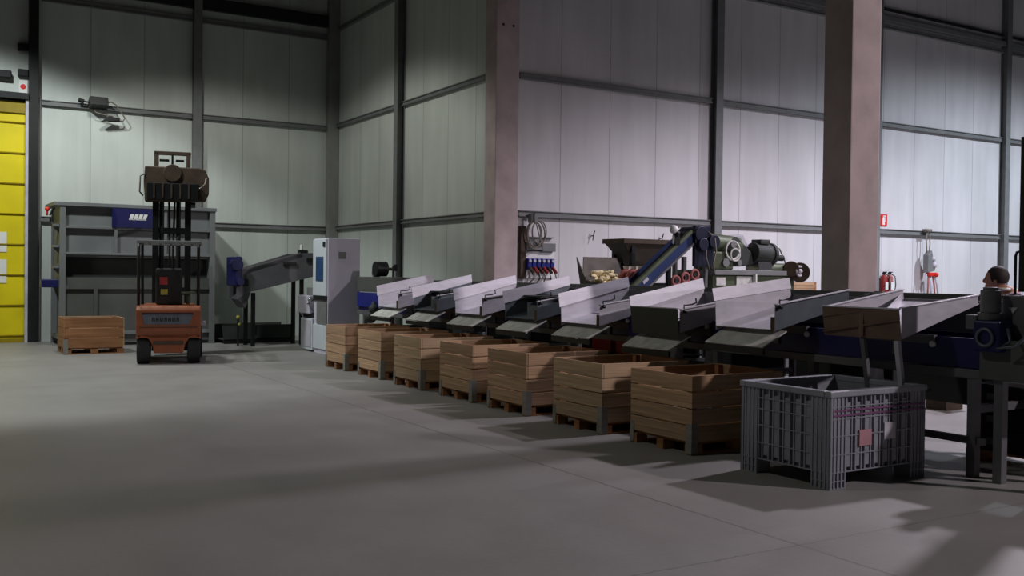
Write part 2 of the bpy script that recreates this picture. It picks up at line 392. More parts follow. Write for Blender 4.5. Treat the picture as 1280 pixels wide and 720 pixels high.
# ------------------------------------------------------------------ wooden pallet bins
def make_bin(name, label, W=1.2, D=.95, H=.76, nb=4, group=None, loc=(0,0,0), seed=0, m='wood'):
    """local origin at the near-left corner; W along x, D along y"""
    t = Thing(name, label, 'bin', loc, 0, group, local=True)
    rnd = random.Random(seed); base = .12; h = (H-base)/nb; g = .011
    def panel(a0, a1, fixed, th, axis):
        mb = MB()
        for k in range(nb):
            z0, z1 = base+k*h+g/2, base+(k+1)*h-g/2
            j = rnd.uniform(-.003, .003)
            if axis == 'x': mb.box(a0, a1, fixed+j, fixed+j+th, z0, z1)
            else: mb.box(fixed+j, fixed+j+th, a0, a1, z0, z1)
        return mb
    t.part(panel(0, D, 0, .022, 'y'), 'long_side_panel', m, .003)
    t.part(panel(0, D, W-.022, .022, 'y'), 'long_side_panel', 'wood', .003)
    t.part(panel(.024, W-.024, 0, .022, 'x'), 'short_side_panel', m, .003)
    t.part(panel(.024, W-.024, D-.022, .022, 'x'), 'short_side_panel', 'wood', .003)
    t.part(MB().box(.03, W-.03, .03, D-.03, base-.02, base+.004), 'floor_boards', 'wood_i')
    for x in (.03, W-.09):
        for y in (.03, D-.09):
            t.part(MB().prism([(x,y),(x+.06,y),(x+.06,y+.06),(x,y+.06)], 'z', base+.005, H-.01), 'corner_post', 'wood_i', .003)
    for y in (0.0, D/2-.05, D-.1):
        t.part(MB().prism([(.004,0),(W-.004,0),(W-.004,base-.022),(W-.14,base-.022),(W-.14,.018),(W/2+.07,.018),(W/2+.07,base-.022),(W/2-.07,base-.022),(W/2-.07,.018),(.14,.018),(.14,base-.022),(.004,base-.022)], 'y', y, y+.1), 'skid', 'wood_i')
    t.part(MB().box(-.006, .0, .0, .075, .012, .3).box(-.006, .075, -.006, .0, .012, .3), 'corner_plate', 'wood_g')
    t.part(MB().box(-.006, .0, D-.06, D, .012, .22), 'corner_plate', 'wood_g')
    return t.o
G = 'wooden pallet bins standing under the chutes'
bl = ['wooden slatted pallet bin next to the grey plastic bin, largest of the row',
      'wooden slatted pallet bin second in the row from the grey plastic bin',
      'wooden slatted pallet bin third in the row from the grey plastic bin',
      'wooden slatted pallet bin in the middle, fourth of the seven in the row',
      'wooden slatted pallet bin third in the row from the tall control cabinet',
      'wooden slatted pallet bin second in the row from the tall control cabinet',
      'wooden slatted pallet bin beside the tall control cabinet, smallest looking of the row']
bys = [(6.3, 7.1), (6.26, 8.47), (6.26, 9.98), (6.28, 11.35), (6.27, 12.86), (6.33, 14.42), (6.33, 15.92)]
for i, (x, y) in enumerate(bys):
    make_bin('pallet_bin', bl[i], 1.2, .93, .76, 4, G, (x, y, 0), i, 'wood_b' if i % 3 == 1 else 'wood')
make_bin('pallet_bin', 'wooden pallet bin standing alone in front of the grey tank', 1.12, .95, .72, 3, None, (2.56, 21.15, 0), 11, 'wood_i')

# ------------------------------------------------------------------ grey plastic box pallet
def plastic_bin():
    W, D, H, X, Y = 1.2, .98, .79, 6.26, 5.42
    t = Thing('plastic_bin', 'grey ribbed plastic pallet bin with labels, nearest the camera', 'bin', (X, Y, 0), .012, local=True)
    b = .13; i0 = .03
    t.part(MB().box(i0, i0+.02, i0, D-i0, b, H-.03).box(W-i0-.02, W-i0, i0, D-i0, b, H-.03).box(i0+.02, W-i0-.02, i0, i0+.02, b, H-.03).box(i0+.02, W-i0-.02, D-i0-.02, D-i0, b, H-.03).box(i0, W-i0, i0, D-i0, b, b+.03), 'box_wall', 'plast_d')
    t.part(MB().box(-.012, W+.012, -.012, .055, H-.05, H).box(-.012, W+.012, D-.055, D+.012, H-.05, H).box(-.012, .055, .055, D-.055, H-.05, H).box(W-.055, W+.012, .055, D-.055, H-.05, H), 'rim', 'plast', .008)
    for side in range(4):
        mb = MB(); L = W if side < 2 else D
        def put(u0, u1, d0, z0, z1):     # a rib standing out from the wall by i0-d0
            if side == 0: mb.box(u0, u1, d0, i0, z0, z1)
            elif side == 1: mb.box(u0, u1, D-i0, D-d0, z0, z1)
            elif side == 2: mb.box(d0, i0, u0, u1, z0, z1)
            else: mb.box(W-i0, W-d0, u0, u1, z0, z1)
        x = .19; k = 0
        while x < L-.19:
            put(x, x+.012, .004, b, H-.05)
            if k % 2 == 0 and x+.06 < L-.19: put(x+.016, x+.066, .012, b+.04, H-.1)   # raised pocket between two ribs
            x += .046 if k % 2 else .07; k += 1
        for z in (.13, .27, .42, .56, .655): put(.19, L-.19, .002, z, z+.009)
        t.part(mb, 'side_ribs', 'plast')
    for cx in (0, 1):
        for cy in (0, 1):
            mb = MB(); q = .19
            x0, x1 = (0, q) if cx == 0 else (W-q, W); y0, y1 = (0, q) if cy == 0 else (D-q, D)
            mb.box(x0+.012, x1-.012, y0+.012, y1-.012, .003, b+.002)            # the foot
            xo, xi = (x0, x0+i0) if cx == 0 else (x1-i0, x1)                      # outer face strips
            yo, yi = (y0, y0+i0) if cy == 0 else (y1-i0, y1)
            mb.box(xo+(.008 if cx == 0 else 0), xi-(0 if cx == 0 else .008), y0+.01, y1-.01, b, H-.05)
            mb.box(x0+.01, x1-.01, yo+(.008 if cy == 0 else 0), yi-(0 if cy == 0 else .008), b, H-.05)
            for k in range(5):
                xx = x0+k*(q-.012)/4; mb.box(xx, xx+.012, yo, yi, 0.0, H-.05)
                yy = y0+k*(q-.012)/4; mb.box(xo, xi, yy, yy+.012, 0.0, H-.05)
            for z in (0.001, .06, .13, .27, .42, .56, .655):
                mb.box(x0+.003, x1-.003, yo+(.003 if cy == 0 else 0), yi-(0 if cy == 0 else .003), z, z+.009)
                mb.box(xo+(.003 if cx == 0 else 0), xi-(0 if cx == 0 else .003), y0+.003, y1-.003, z, z+.009)
            t.part(mb, 'corner_foot', 'plast')
    t.part(MB().box(.35, .5, -.004, .012, .33, .46), 'pink_label', 'pinkl', label='faded pink label')
    t.part(MB().box(.66, .8, -.004, .012, .36, .5), 'pale_label', 'pale', label='pale blank label plate')
    t.part(MB().box(.03, W-.02, -.0025, .004, .585, .60).box(.03, W-.02, -.0025, .004, .625, .64), 'purple_stripe', 'purple')
plastic_bin()

# ------------------------------------------------------------------ forklift
def forklift():
    t = Thing('forklift', 'orange forklift seen from behind with raised mast, beside the grey tank', 'forklift', (3.93, 18.3, 0), math.radians(-13.5), local=True)
    x0, x1, yb = -.55, .55, 0.0
    Q = lambda mb: (bmesh.ops.translate(mb.bm, verts=mb.bm.verts, vec=(-4.36,0,0)), mb)[1]   # mast parts are drawn about x = 4.36
    xm = (x0+x1)/2
    # counterweight: upper block with flared lower centre between the wheels
    cw = MB()
    cw.prism([(yb+.06,.5),(yb,.6),(yb,.98),(yb+.1,1.05),(yb+.75,1.05),(yb+.75,.5)], 'x', x0, x1)
    cw.prism([(x0,.5),(x0,.44),(x0+.1,.5),(x0+.2,.47),(x0+.27,.36),(x0+.3,.2),(x1-.3,.2),(x1-.27,.36),(x1-.2,.47),(x1-.1,.5),(x1,.44),(x1,.5)], 'y', yb+.04, yb+.7)
    t.part(cw, 'counterweight', 'orange', .03)
    t.part(MB().box(x0+.06, x1-.06, yb-.006, yb+.02, .66, .675).box(x0+.3, x1-.3, yb+.02, yb+.05, .36, .42), 'counterweight_groove', 'brown')
    pl = t.part(MB().prism([(x0+.1,.91),(x1-.13,.91),(x1-.2,.72),(x0+.14,.72)], 'y', yb-.012, yb-.002), 'name_plate', 'galv_d', label='worn grey name plate')
    t.part(MB().box(x0+.1, x1-.13, yb-.014, yb-.012, .895, .925), 'plate_stripe', 'navy_d', 0, False, pl)
    lm = MB()
    for k in range(7):
        x = x0+.27+k*.068
        lm.box(x, x+.018, yb-.015, yb-.012, .77, .84).box(x+.03, x+.048, yb-.015, yb-.012, .77, .84).box(x, x+.048, yb-.015, yb-.012, (.825, .8, .77)[k % 3], (.84, .815, .785)[k % 3])
    t.part(lm, 'plate_lettering', 'steel_d', 0, False, pl)
    t.part(MB().box(x0+.02, x1-.02, yb+.75, yb+1.75, .3, .75).box(x0+.1, x1-.1, yb+.8, yb+1.3, .75, 1.06), 'chassis', 'orange', .02)
    def wheel(x, y, r, w):
        o = t.part(MB().cyl((x-w/2,y,r),(x+w/2,y,r),r,n=28), 'wheel', 'black', .02)
        t.part(MB().cyl((x-w/2-.006,y,r),(x+w/2+.006,y,r),r*.5,n=20), 'wheel_hub', 'steel_d', .005, False, o)
    for x in (x0+.12, x1-.12): wheel(x, yb+.32, .27, .22)
    for x in (x0+.08, x1-.08): wheel(x, yb+1.6, .31, .22)
    # overhead guard
    for x in (x0+.03, x1-.05):
        t.part(MB().tube([(x,yb+.25,1.03),(x,yb+.2,1.9),(x,yb+.22,2.08),(x,yb+.3,2.17),(x,yb+1.5,2.2)], .028), 'guard_post', 'blackm', 0, True)
        t.part(MB().bar((x,yb+1.5,2.2),(x,yb+1.75,.7),.05), 'guard_post', 'blackm')
    rf = MB().box(x0, x1, yb+.12, yb+.2, 2.16, 2.22).box(x0, x1, yb+1.45, yb+1.52, 2.16, 2.22)
    for k in range(5): rf.box(x0+.15+k*.19, x0+.18+k*.19, yb+.2, yb+1.45, 2.17, 2.21)
    t.part(rf, 'guard_roof', 'steel', .008)
    # seat and controls
    t.part(MB().prism([(yb+.45,1.06),(yb+.95,1.06),(yb+.98,1.16),(yb+.6,1.2),(yb+.5,1.72),(yb+.4,1.72)], 'x', xm-.24, xm+.22), 'seat', 'black', .03)
    t.part(MB().box(xm-.17, xm-.03, yb+.385, yb+.4, 1.42, 1.56), 'red_tag', 'red_d', label='red square tag on the seat back')
    t.part(MB().box(xm-.15, xm-.03, yb+.385, yb+.4, 1.24, 1.34), 'yellow_tag', 'yel_l', label='yellow square tag on the seat back')
    t.part(MB().cyl((xm,yb+1.45,.8),(xm,yb+1.2,1.3),.03).torus((xm,yb+1.18,1.34),.17,.018,'z'), 'steering_wheel', 'black', 0, True)
    t.part(MB().box(xm+.2, x1-.1, yb+.4, yb+.7, 1.26, 1.29).cyl((xm+.32,yb+.5,1.06),(xm+.32,yb+.5,1.24),.03), 'side_tray', 'green')
    t.part(MB().cyl((x1-.02,yb+.3,.72),(x1+.08,yb+.3,.72),.05), 'side_knob', 'pale')
    # mast
    ym = yb+1.9
    for x in (4.0, 4.6):
        t.part(Q(MB().box(x, x+.12, ym, ym+.14, .1, 3.1)), 'outer_mast_rail', 'blackm', .006)
    for x in (4.02, 4.62):
        t.part(Q(MB().box(x+.0, x+.085, ym+.15, ym+.25, .6, 4.02)), 'inner_mast_rail', 'brown', .006)
    for x in (4.17, 4.48): t.part(Q(MB().cyl((x,ym+.08,.3),(x,ym+.08,3.6),.045)), 'lift_cylinder', 'steel_d', 0, True)
    t.part(Q(MB().box(4.0, 4.72, ym+.02, ym+.12, 2.4, 2.52).box(4.0, 4.72, ym+.02, ym+.12, 1.2, 1.35).box(4.0, 4.72, ym+.02, ym+.12, .35, .5)), 'mast_crossbar', 'blackm', .006)
    t.part(Q(MB().box(4.02, 4.71, ym+.15, ym+.25, 3.96, 4.03)), 'mast_head', 'brown', .006)
    t.part(Q(MB().box(4.34, 4.38, ym+.15, ym+.2, 3.6, 3.96).box(4.12, 4.3, ym+.12, ym+.2, 3.83, 3.87).box(4.42, 4.58, ym+.12, ym+.2, 3.83, 3.87)), 'mast_hook', 'blackm')
    t.part(Q(MB().tube([(4.3,ym+.1,.8),(4.32,ym+.06,2),(4.3,ym+.05,3.3),(4.34,ym+.1,3.7)],.02).tube([(4.4,ym+.1,.8),(4.38,ym+.06,2),(4.42,ym+.05,3.3),(4.38,ym+.1,3.7)],.02)), 'mast_hose', 'black', 0, True)
    # raised rotator head
    yr = ym-.12
    t.part(Q(MB().prism([(3.86,3.02),(4.98,3.05),(5.05,3.2),(5.05,3.5),(4.98,3.66),(4.85,3.7),(3.86,3.7),(3.84,3.4)], 'y', yr, yr+.35)), 'carriage', 'brown', .02)
    t.part(Q(MB().cyl((4.37,yr-.03,3.58),(4.37,yr+.12,3.58),.17,n=24)), 'rotator', 'brown', .01)
    t.part(Q(MB().box(3.9, 4.86, yr-.06, yr, 3.05, 3.38)), 'carriage_plate', 'blackm', .01)
    rr = MB()
    for k in range(5): rr.box(4.02+k*.16, 4.05+k*.16, yr-.075, yr-.06, 3.08, 3.36)
    t.part(Q(rr), 'carriage_ribs', 'brown', .003)
    t.part(Q(MB().tube([(3.86,yr,3.55),(3.78,yr-.02,3.5),(3.77,yr-.02,3.2),(3.83,yr,3.12)],.016)), 'side_loop', 'cable', 0, True)
    t.part(Q(MB().tube([(4.85,yr-.02,3.3),(4.9,yr-.07,3.3),(4.98,yr-.07,3.38),(5.0,yr-.04,3.5)],.016)), 'hydraulic_hose', 'cable', 0, True)
    for x in (4.05, 4.75): t.part(Q(MB().box(x-.05,x+.05,yr+.45,yr+1.5,3.0,3.05)), 'fork', 'steel_d', .005)
forklift()

# ------------------------------------------------------------------ control cabinet and white machine
t = Thing('control_cabinet', 'tall lilac-grey control cabinet with white door and blue display', 'cabinet', (7.55, 19.5, 0))
t.part(MB().box(7.22, 7.91, 19.12, 19.92, 0, 2.38), 'cabinet_body', 'cab', .008)
t.part(MB().box(7.18, 7.22, 19.14, 19.9, 1.2, 2.36), 'door', 'white', .006)
dsp = t.part(MB().box(7.17, 7.18, 19.28, 19.7, 1.5, 2.0), 'display', 'glass')
t.part(MB().box(7.165, 7.18, 19.18, 19.3, 2.2, 2.3), 'door_lock', 'steel_d')
t.part(MB().box(7.19, 7.22, 19.14, 19.9, 1.1, 1.2), 'seal_strip', 'steel_d')
t.part(MB().box(7.2, 7.22, 19.14, 19.72, .62, 1.08), 'recess_panel', 'steel')
t.part(MB().box(7.19, 7.22, 19.14, 19.9, .1, .6), 'lower_door', 'white', .006)
t.part(MB().box(7.44, 7.6, 19.112, 19.12, 1.96, 2.1), 'maker_badge', 'steel', label='small grey square badge')
t = Thing('packing_machine', 'low white machine joined to the left of the tall control cabinet', 'machine', (7.5, 20.3, 0))
t.part(MB().box(7.2, 7.85, 19.97, 20.68, 0.04, .7), 'lower_housing', 'white', .008)
t.part(MB().box(7.19, 7.2, 20.02, 20.62, .1, .66), 'front_door', 'pale')
t.part(MB().box(7.25, 7.8, 19.97, 20.66, .7, .82), 'belt_gap', 'steel_d')
t.part(MB().box(7.2, 7.85, 20.15, 20.9, .8, 1.18).prism([(20.66,.8),(20.9,.8),(20.66,.66)], 'x', 7.25, 7.8), 'head_housing', 'cab', .01)
t.part(MB().box(7.3, 7.8, 20.0, 20.6, 1.18, 1.35).box(7.5, 7.75, 20.2, 20.6, 1.3, 1.9), 'upper_column', 'steel', .01)
t.part(MB().ball((7.17, 20.02, 1.1), .05).ball((7.17, 20.13, 1.02), .035).cyl((7.17,20.02,1.1),(7.25,20.02,1.1),.03), 'chrome_button', 'chrome', 0, True, label='shiny chrome button')

# ------------------------------------------------------------------ infeed conveyor beside the tank
t = Thing('infeed_conveyor', 'grey inclined conveyor rising from the tank to the control cabinet', 'conveyor', (7, 22, 0))
t.part(MB().prism([(6.15,1.05),(6.45,1.22),(7.95,1.58),(7.95,2.12),(7.55,2.1),(6.15,1.66)], 'y', 21.9, 21.93).prism([(6.15,1.05),(6.45,1.22),(7.95,1.58),(7.95,2.12),(7.55,2.1),(6.15,1.66)], 'y', 22.6, 22.63), 'side_cheek', 'frame')
t.part(MB().prism([(6.15,1.5),(7.95,1.9),(7.95,1.86),(6.15,1.46)], 'y', 21.93, 22.6), 'belt', 'black')
t.part(MB().bar((6.15,21.89,1.67),(7.6,21.89,2.11),.04,.03), 'top_edge', 'frame')
t.part(MB().box(6.3, 6.4, 21.86, 21.9, 1.35, 1.5).box(7.2, 7.5, 21.87, 21.9, 1.82, 1.9).box(7.75,7.9,21.87,21.9,1.9,2.0), 'bolt_plate', 'steel_d')
t.part(MB().box(5.95-.02+.15, 6.15+.1, 21.8, 22.5, 1.35, 2.0), 'motor_guard', 'navy', .03)
t.part(MB().cyl((6.13,21.75,1.82),(6.13,22.0,1.82),.13,n=20).cyl((6.2,21.75,1.45),(6.2,22.0,1.45),.09,n=20), 'motor', 'navy', .01)
t.part(MB().prism([(6.2,1.06),(6.48,1.22),(6.36,.86)], 'y', 21.95, 22.55), 'outlet_lip', 'frame')
for x in (7.62, 6.5):
    t.part(MB().box(x, x+.08, 21.93, 22.01, 0, 1.6 if x > 7 else 1.2), 'leg', 'blackm')
    t.part(MB().box(x, x+.08, 22.5, 22.58, 0, 1.6 if x > 7 else 1.2), 'leg', 'blackm')
t.part(MB().box(7.6, 7.8, 21.95, 22.1, 2.1, 2.18), 'beacon_base', 'steel_d')
t.part(MB().cyl((7.66,22.0,2.18),(7.66,22.0,2.3),.035), 'beacon', 'knob', .01)
for i, (x, y, w_, lab) in enumerate(((6.15, 22.9, .75, 'dark low steel trough on the floor right of the tank'), (6.95, 23.2, .9, 'dark low steel trough on the floor behind the white machine'))):
    t = Thing('floor_trough', lab, 'trough', (x, y, 0))
    t.part(MB().prism([(x,.08),(x+w_,.08),(x+w_+.04,.42),(x-.04,.42)], 'y', y, y+.03).prism([(x,.08),(x+w_,.08),(x+w_+.04,.42),(x-.04,.42)], 'y', y+.9, y+.93).box(x, x+w_, y, y+.93, .08, .1), 'trough_body', 'tank_d')
    t.part(MB().box(x, x+w_, y, y+.06, 0, .08).box(x, x+w_, y+.85, y+.91, 0, .08), 'skid', 'blackm')
t = Thing('brass_valve', 'small yellow pipe valve low beside the tank leg', 'valve', (6.35, 22.5, 0))
t.part(MB().cyl((6.3,22.3,0),(6.3,22.3,.62),.025), 'stand_pipe', 'steel_d'); t.part(MB().ball((6.3,22.3,.64),.045).ball((6.32,22.3,.48),.04), 'valve_body', 'yel_l', 0, True)

# ------------------------------------------------------------------ sorting line
t = Thing('sorting_machine', 'long navy and grey sorting line running behind the bins', 'machine', (8.2, 11.5, 0))
XA = 7.8
t.part(MB().box(XA, XA+.05, 5.13, 18.9, .93, 1.19), 'side_panel', 'navy', .004, label='long navy blue side panel')
t.part(MB().box(9.0, 9.05, 5.13, 18.9, .93, 1.3), 'side_panel', 'navy', .004)
t.part(MB().box(XA-.03, XA+.08, 5.13, 18.9, .85, .925), 'lower_beam', 'frame', .004)
t.part(MB().box(9.0, 9.08, 5.13, 18.9, .87, .925), 'lower_beam', 'frame', .004)
t.part(MB().box(8.46, 9.0, 5.13, 18.9, 1.36, 1.4), 'belt', 'black')
t.part(MB().box(8.44, 8.48, 5.13, 18.9, 1.2, 1.5), 'belt_rail', 'frame', .004)
t.part(MB().box(8.98, 9.03, 5.13, 18.9, 1.3, 1.55), 'belt_rail', 'frame', .004)
for y in (5.22, 7.0, 8.4, 9.9, 11.3, 12.8, 14.3, 15.8, 17.3, 18.6):
    t.part(MB().box(XA-.02, XA+.06, y-.04, y+.04, 0, .86), 'leg', 'frame', .003)
    t.part(MB().box(9.0, 9.08, y-.04, y+.04, 0, .86), 'leg', 'frame', .003)
    t.part(MB().box(XA+.06, 9.0, y-.03, y+.03, .55, .62).box(XA+.05, 9.0, y-.03, y+.03, 1.0, 1.1), 'cross_member', 'frame', .003)
    t.part(MB().bar((8.45,y,1.1),(8.45,y,1.36),.05).bar((8.99,y,1.1),(8.99,y,1.36),.05), 'belt_support', 'frame')
t.part(MB().box(XA, XA+.06, 5.13, 18.6, .28, .34), 'foot_rail', 'frame', .003)
t.part(MB().box(XA+.06, 9.0, 9.95, 11.3, .64, .66), 'shelf', 'steel_d')
for a_, b_2 in ((6.95,8.3),(8.5,9.8),(10.0,11.2),(11.4,12.7),(12.9,14.2),(14.4,15.7),(15.9,18.5)):
    t.part(MB().box(8.98, 9.0, a_, b_2, .12, .76), 'back_guard', 'tank_d')  # dark sheets added so the space beneath the line stays dark
t.part(MB().box(8.98, 9.0, 5.3, 6.85, .45, .76), 'back_guard', 'tank_d')  # one more added sheet, darkens the gap right of the plastic bin
# far end head
t.part(MB().box(7.78, 8.44, 17.25, 18.95, 1.3, 1.6), 'end_housing', 'tank_m', .01)
t.part(MB().box(7.765, 7.78, 17.3, 18.9, 1.0, 1.29), 'end_panel', 'navy_b', .003, label='bright navy end panel')
t.part(MB().box(7.75, 7.79, 17.2, 17.28, .95, 1.3), 'end_post', 'pale')
t.part(MB().cyl((7.95,18.45,1.76),(8.2,18.45,1.76),.15,n=24), 'end_motor', 'blackm', .01)
t.part(MB().cyl((8.0,18.65,1.68),(8.15,18.65,1.68),.08), 'end_motor_cap', 'chrome', .01)
t.part(MB().cyl((8.1,17.9,1.6),(8.1,17.9,1.82),.015).cyl((8.1,17.8,1.76),(8.1,18.05,1.76),.03).cyl((8.1,17.78,1.72),(8.1,17.78,1.85),.04), 'pressure_valve', 'blackm')
t.part(MB().ball((7.7,17.9,.98),.1).cyl((7.7,17.9,.8),(7.7,17.9,1.12),.04).ball((7.72,18.1,.82),.13), 'gear_cover', 'tank_d', 0, True)
for (x, y) in ((8.2, 16), (8.2, 13), (8.2, 8.6)): pass
KN = MB()
for y in (15.85, 14.35, 12.8, 11.3, 9.85, 8.38, 6.9, 5.45):
    t.part(MB().cyl((XA-.03,y+.16,1.12),(XA,y+.16,1.12),.028), 'knob', 'knob', .004)
SM = t

# chutes
ch_y = [5.58, 7.05, 8.47, 9.98, 11.42, 12.95, 14.45, 15.95]
ch_lab = ['galvanised chute with brown end plate above the grey plastic bin, nearest the camera',
 'open galvanised chute second from the camera, with dark blue-grey near side',
 'galvanised chute third from the camera, closed by a dark green end plate',
 'open galvanised chute fourth from the camera, in front of the blue conveyor',
 'galvanised chute fifth from the camera, with a dark interior crossbar',
 'open galvanised chute sixth from the camera, below the wall sockets',
 'galvanised chute seventh from the camera, with a dark interior crossbar',
 'open galvanised chute farthest from the camera, beside the control cabinet']
for i, y in enumerate(ch_y):
    dz = 0 if i < 2 else -.1
    t = Thing('discharge_chute', ch_lab[i], 'chute', (7.32, y, 0), 0, 'discharge chutes along the sorting line', local=True)
    W = .84; Lx = 1.12; th = .006
    def Z(z): return z+dz
    # near side plate with turned-out top lip
    if i == 0: npts = [(0,Z(1.17)),(0,Z(1.44)),(Lx-.05,Z(1.55)),(Lx-.05,Z(1.47))]
    else: npts = [(0,Z(1.16)),(0,Z(1.42)),(Lx-.05,Z(1.57)),(Lx-.05,Z(1.41))]
    shaded = i in (4, 6); up = .07 if i > 1 else 0  # two chutes get the darker sheet, painting in their shade
    t.part(MB().prism(npts, 'y', 0, .006), 'near_side', 'galv_d' if i == 1 or shaded else 'galv', .001)
    t.part(MB().bar((0,.01 if i == 0 else -.004,npts[1][1]+.004),(Lx-.05,.01 if i == 0 else -.004,npts[2][1]+.004),.045,.012), 'top_lip', 'galv', .002)
    if i == 0:
        t.part(MB().plate([(0,W,1.17),(Lx,W,1.46),(Lx,W+.01,1.585),(0,W+.01,1.42)], .006), 'far_side', 'galv')
        t.part(MB().bar((0,W+.01,1.425),(Lx,W+.01,1.59),.045,.012), 'top_lip', 'galv', .002)
        t.part(MB().plate([(0,.006,1.175),(Lx,.006,1.475),(Lx,W,1.475),(0,W,1.175)], .006), 'chute_floor', 'galv')
    else:
        t.part(MB().plate([(0,W,Z(1.13)),(Lx,W,Z(1.4)),(Lx,W+.02,Z(1.57+up)),(0,W+.02,Z(1.44-up))], .006), 'far_side', 'galv_d' if shaded else 'galv')
        t.part(MB().plate([(-.03,W+.005,Z(1.435-up)),(Lx,W+.005,Z(1.57+up)),(Lx,W+.04,Z(1.69+1.2*up)),(-.03,W+.04,Z(1.565-.3*up))], .006), 'far_side_lip', 'galv')
        t.part(MB().plate([(0,.006,Z(1.17)),(Lx,.006,Z(1.42)),(Lx,W,Z(1.42)),(0,W,Z(1.17))], .006), 'chute_floor', 'galv_d' if shaded else 'galv')
    t.part(MB().box(.46,.5,.01,W-.02,Z(1.12),Z(1.2)).box(.46,.5,W/2-.03,W/2+.03,Z(1.0),Z(1.14)), 'mounting_bracket', 'frame')
    if i in (0, 2):
        e = MB().plate([(0,.0,Z(1.165 if i == 0 else 1.1)),(0,W,Z(1.165 if i == 0 else 1.12)),(-.035,W,Z(1.43)),(-.035,0,Z(1.43))], -.006)
        if i == 0:
            e.bar((-.035,0,1.34),(-.03,W,1.2),.01,.012).box(-.035,-.01,W*.45,W*.45+.05,1.18,1.42).bar((-.035,W*.5,1.4),(-.035,W,1.34),.01,.012)
        t.part(e, 'end_plate', 'end_r' if i == 0 else 'end_d')
        t.part(MB().bar((-.035,0,Z(1.435)),(-.035,W,Z(1.435)),.03,.012), 'end_lip', 'galv')
    if i == 0:
        t.part(MB().plate([(.02,.17,1.2),(1.05,W-.02,1.42),(1.05,W-.02,1.54),(.02,.17,1.44)], .008), 'deflector', 'galv')
        for yy in (.06, W*.5): t.part(MB().bar((.02,yy,1.16),(.12,yy,.62),.045,.04), 'support_strut', 'pale' if yy < .1 else 'frame')
    else:
        lo = .0 if i != 2 else -.035
        t.part(MB().plate([(-.17,-.01,Z(1.0+lo)),(.16,-.01,Z(1.15+lo)),(.16,W-.02,Z(1.17+lo)),(-.17,W-.02,Z(1.0+lo))], .012), 'flap_mat', 'mat_g')
        t.part(MB().box(-.16,-.13,0,W,Z(.93+lo),Z(.99+lo)), 'flap_edge', 'steel_d')
    if i in (4, 6):
        t.part(MB().box(.55,.57,.01,W,Z(1.3),Z(1.5)).box(.3,.55,.01,W,Z(1.47),Z(1.49)), 'crossbar', 'end_d')  # dark box set inside, stands for the shaded opening
        t.part(MB().box(.12,.15,.01,W*.5,Z(1.2),Z(1.36)).box(.12,.4,W*.5,W*.5+.02,Z(1.2),Z(1.4)), 'divider', 'galv_d')
    if i > 0:
        z1 = npts[1][1]
        t.part(MB().tube([(.04,-.02,z1+.005),(.04,-.02,z1+.05),(.16,-.02,z1+.06),(.22,-.02,z1+.08),(.21,-.02,z1+.13)],.009).cyl((.03,-.03,z1-.02),(.06,-.03,z1-.02),.02), 'latch_handle', 'steel_d')
        t.part(MB().box(-.01,.0,.0,.05,Z(1.15),Z(1.3)), 'hinge_plate', 'brown')

# red crates on the shelf
for i, y in enumerate((9.97, 10.5)):
    t = Thing('red_crate', ['bright red open plastic crate on the shelf below the chutes, nearer one', 'dark red open plastic crate on the shelf below the chutes, farther one'][i], 'crate', (7.9, y, .66), 0, 'red crates on the shelf')
    t.part(MB().box(7.9,8.3,y,y+.02,.66,.85).box(7.9,8.3,y+.42,y+.44,.66,.85).box(7.9,7.92,y,y+.44,.66,.85).box(8.28,8.3,y,y+.44,.66,.85).box(7.9,8.3,y,y+.44,.66,.68), 'crate_body', 'red', .004)
    t.part(MB().box(7.885,8.315,y-.015,y+.0,.83,.86).box(7.885,7.9,y,y+.44,.83,.86), 'crate_rim', 'red', .003)
# pale blocks added as painted light, for lit patches glimpsed through gaps
for i, (x, y, z0) in enumerate(((8.0, 9.35, .62), (8.0, 8.7, .62), (8.0, 6.4, .62))):
    tag(MB().prism([(x,z0),(x+.16,z0),(x+.14,z0+.19),(x+.03,z0+.21)], 'y', y, y+.13).build('paper_bundle', 'knob', None, .01), ['pale paper bundle under the line behind the second bin from the plastic bin', 'pale paper bundle under the line behind the bin next to the plastic bin', 'pale paper bundle under the line behind the grey plastic bin'][i], 'bundle', 'paper bundles under the line')
for y0 in (6.2, 8.45, 9.2):
    SM.part(MB().box(XA+.06, 8.6, y0, y0+.7, .6, .618), 'small_shelf', 'steel_d')

# ------------------------------------------------------------------ drive unit at the right end
t = Thing('drive_unit', 'grey and navy drive unit with round gearbox at the right edge', 'machine', (8.0, 4.8, 0))
t.part(MB().box(7.7, 8.42, 4.35, 5.1, .86, 1.2), 'lower_housing', 'tank_m', .008)
t.part(MB().box(7.82, 8.4, 4.35, 4.98, 1.2, 1.57), 'upper_housing', 'frame', .012)
t.part(MB().cyl((7.72,5.02,1.42),(7.72,5.02,1.61),.08,n=20).cyl((7.72,5.02,1.61),(7.72,5.02,1.635),.06,n=20), 'motor_can', 'frame', .006)
t.part(MB().cyl((7.72,5.02,1.36),(7.72,5.02,1.42),.1,n=20).box(7.62,7.82,5.08,5.18,1.28,1.4), 'motor_flange', 'frame', .005)
t.part(MB().box(7.6, 7.8, 4.86, 5.1, 1.1, 1.36), 'gearbox', 'navy', .02)
t.part(MB().torus((7.585,4.98,1.22),.07,.014,'x'), 'gearbox_ring', 'galv_d', 0, True)
t.part(MB().tube([(7.62,4.8,1.3),(7.58,4.75,1.2),(7.57,4.85,1.14),(7.56,4.7,1.16),(7.58,4.62,1.25)],.014), 'cable_loop', 'galv_d', 0, True)
t.part(MB().prism([(4.84,1.47),(4.92,1.47),(4.88,1.42)], 'x', 7.81, 7.82), 'warning_mark', 'pale')
t.part(MB().box(7.83,8.05,4.6,4.85,1.6,2.88), 'black_post', 'black', .005)
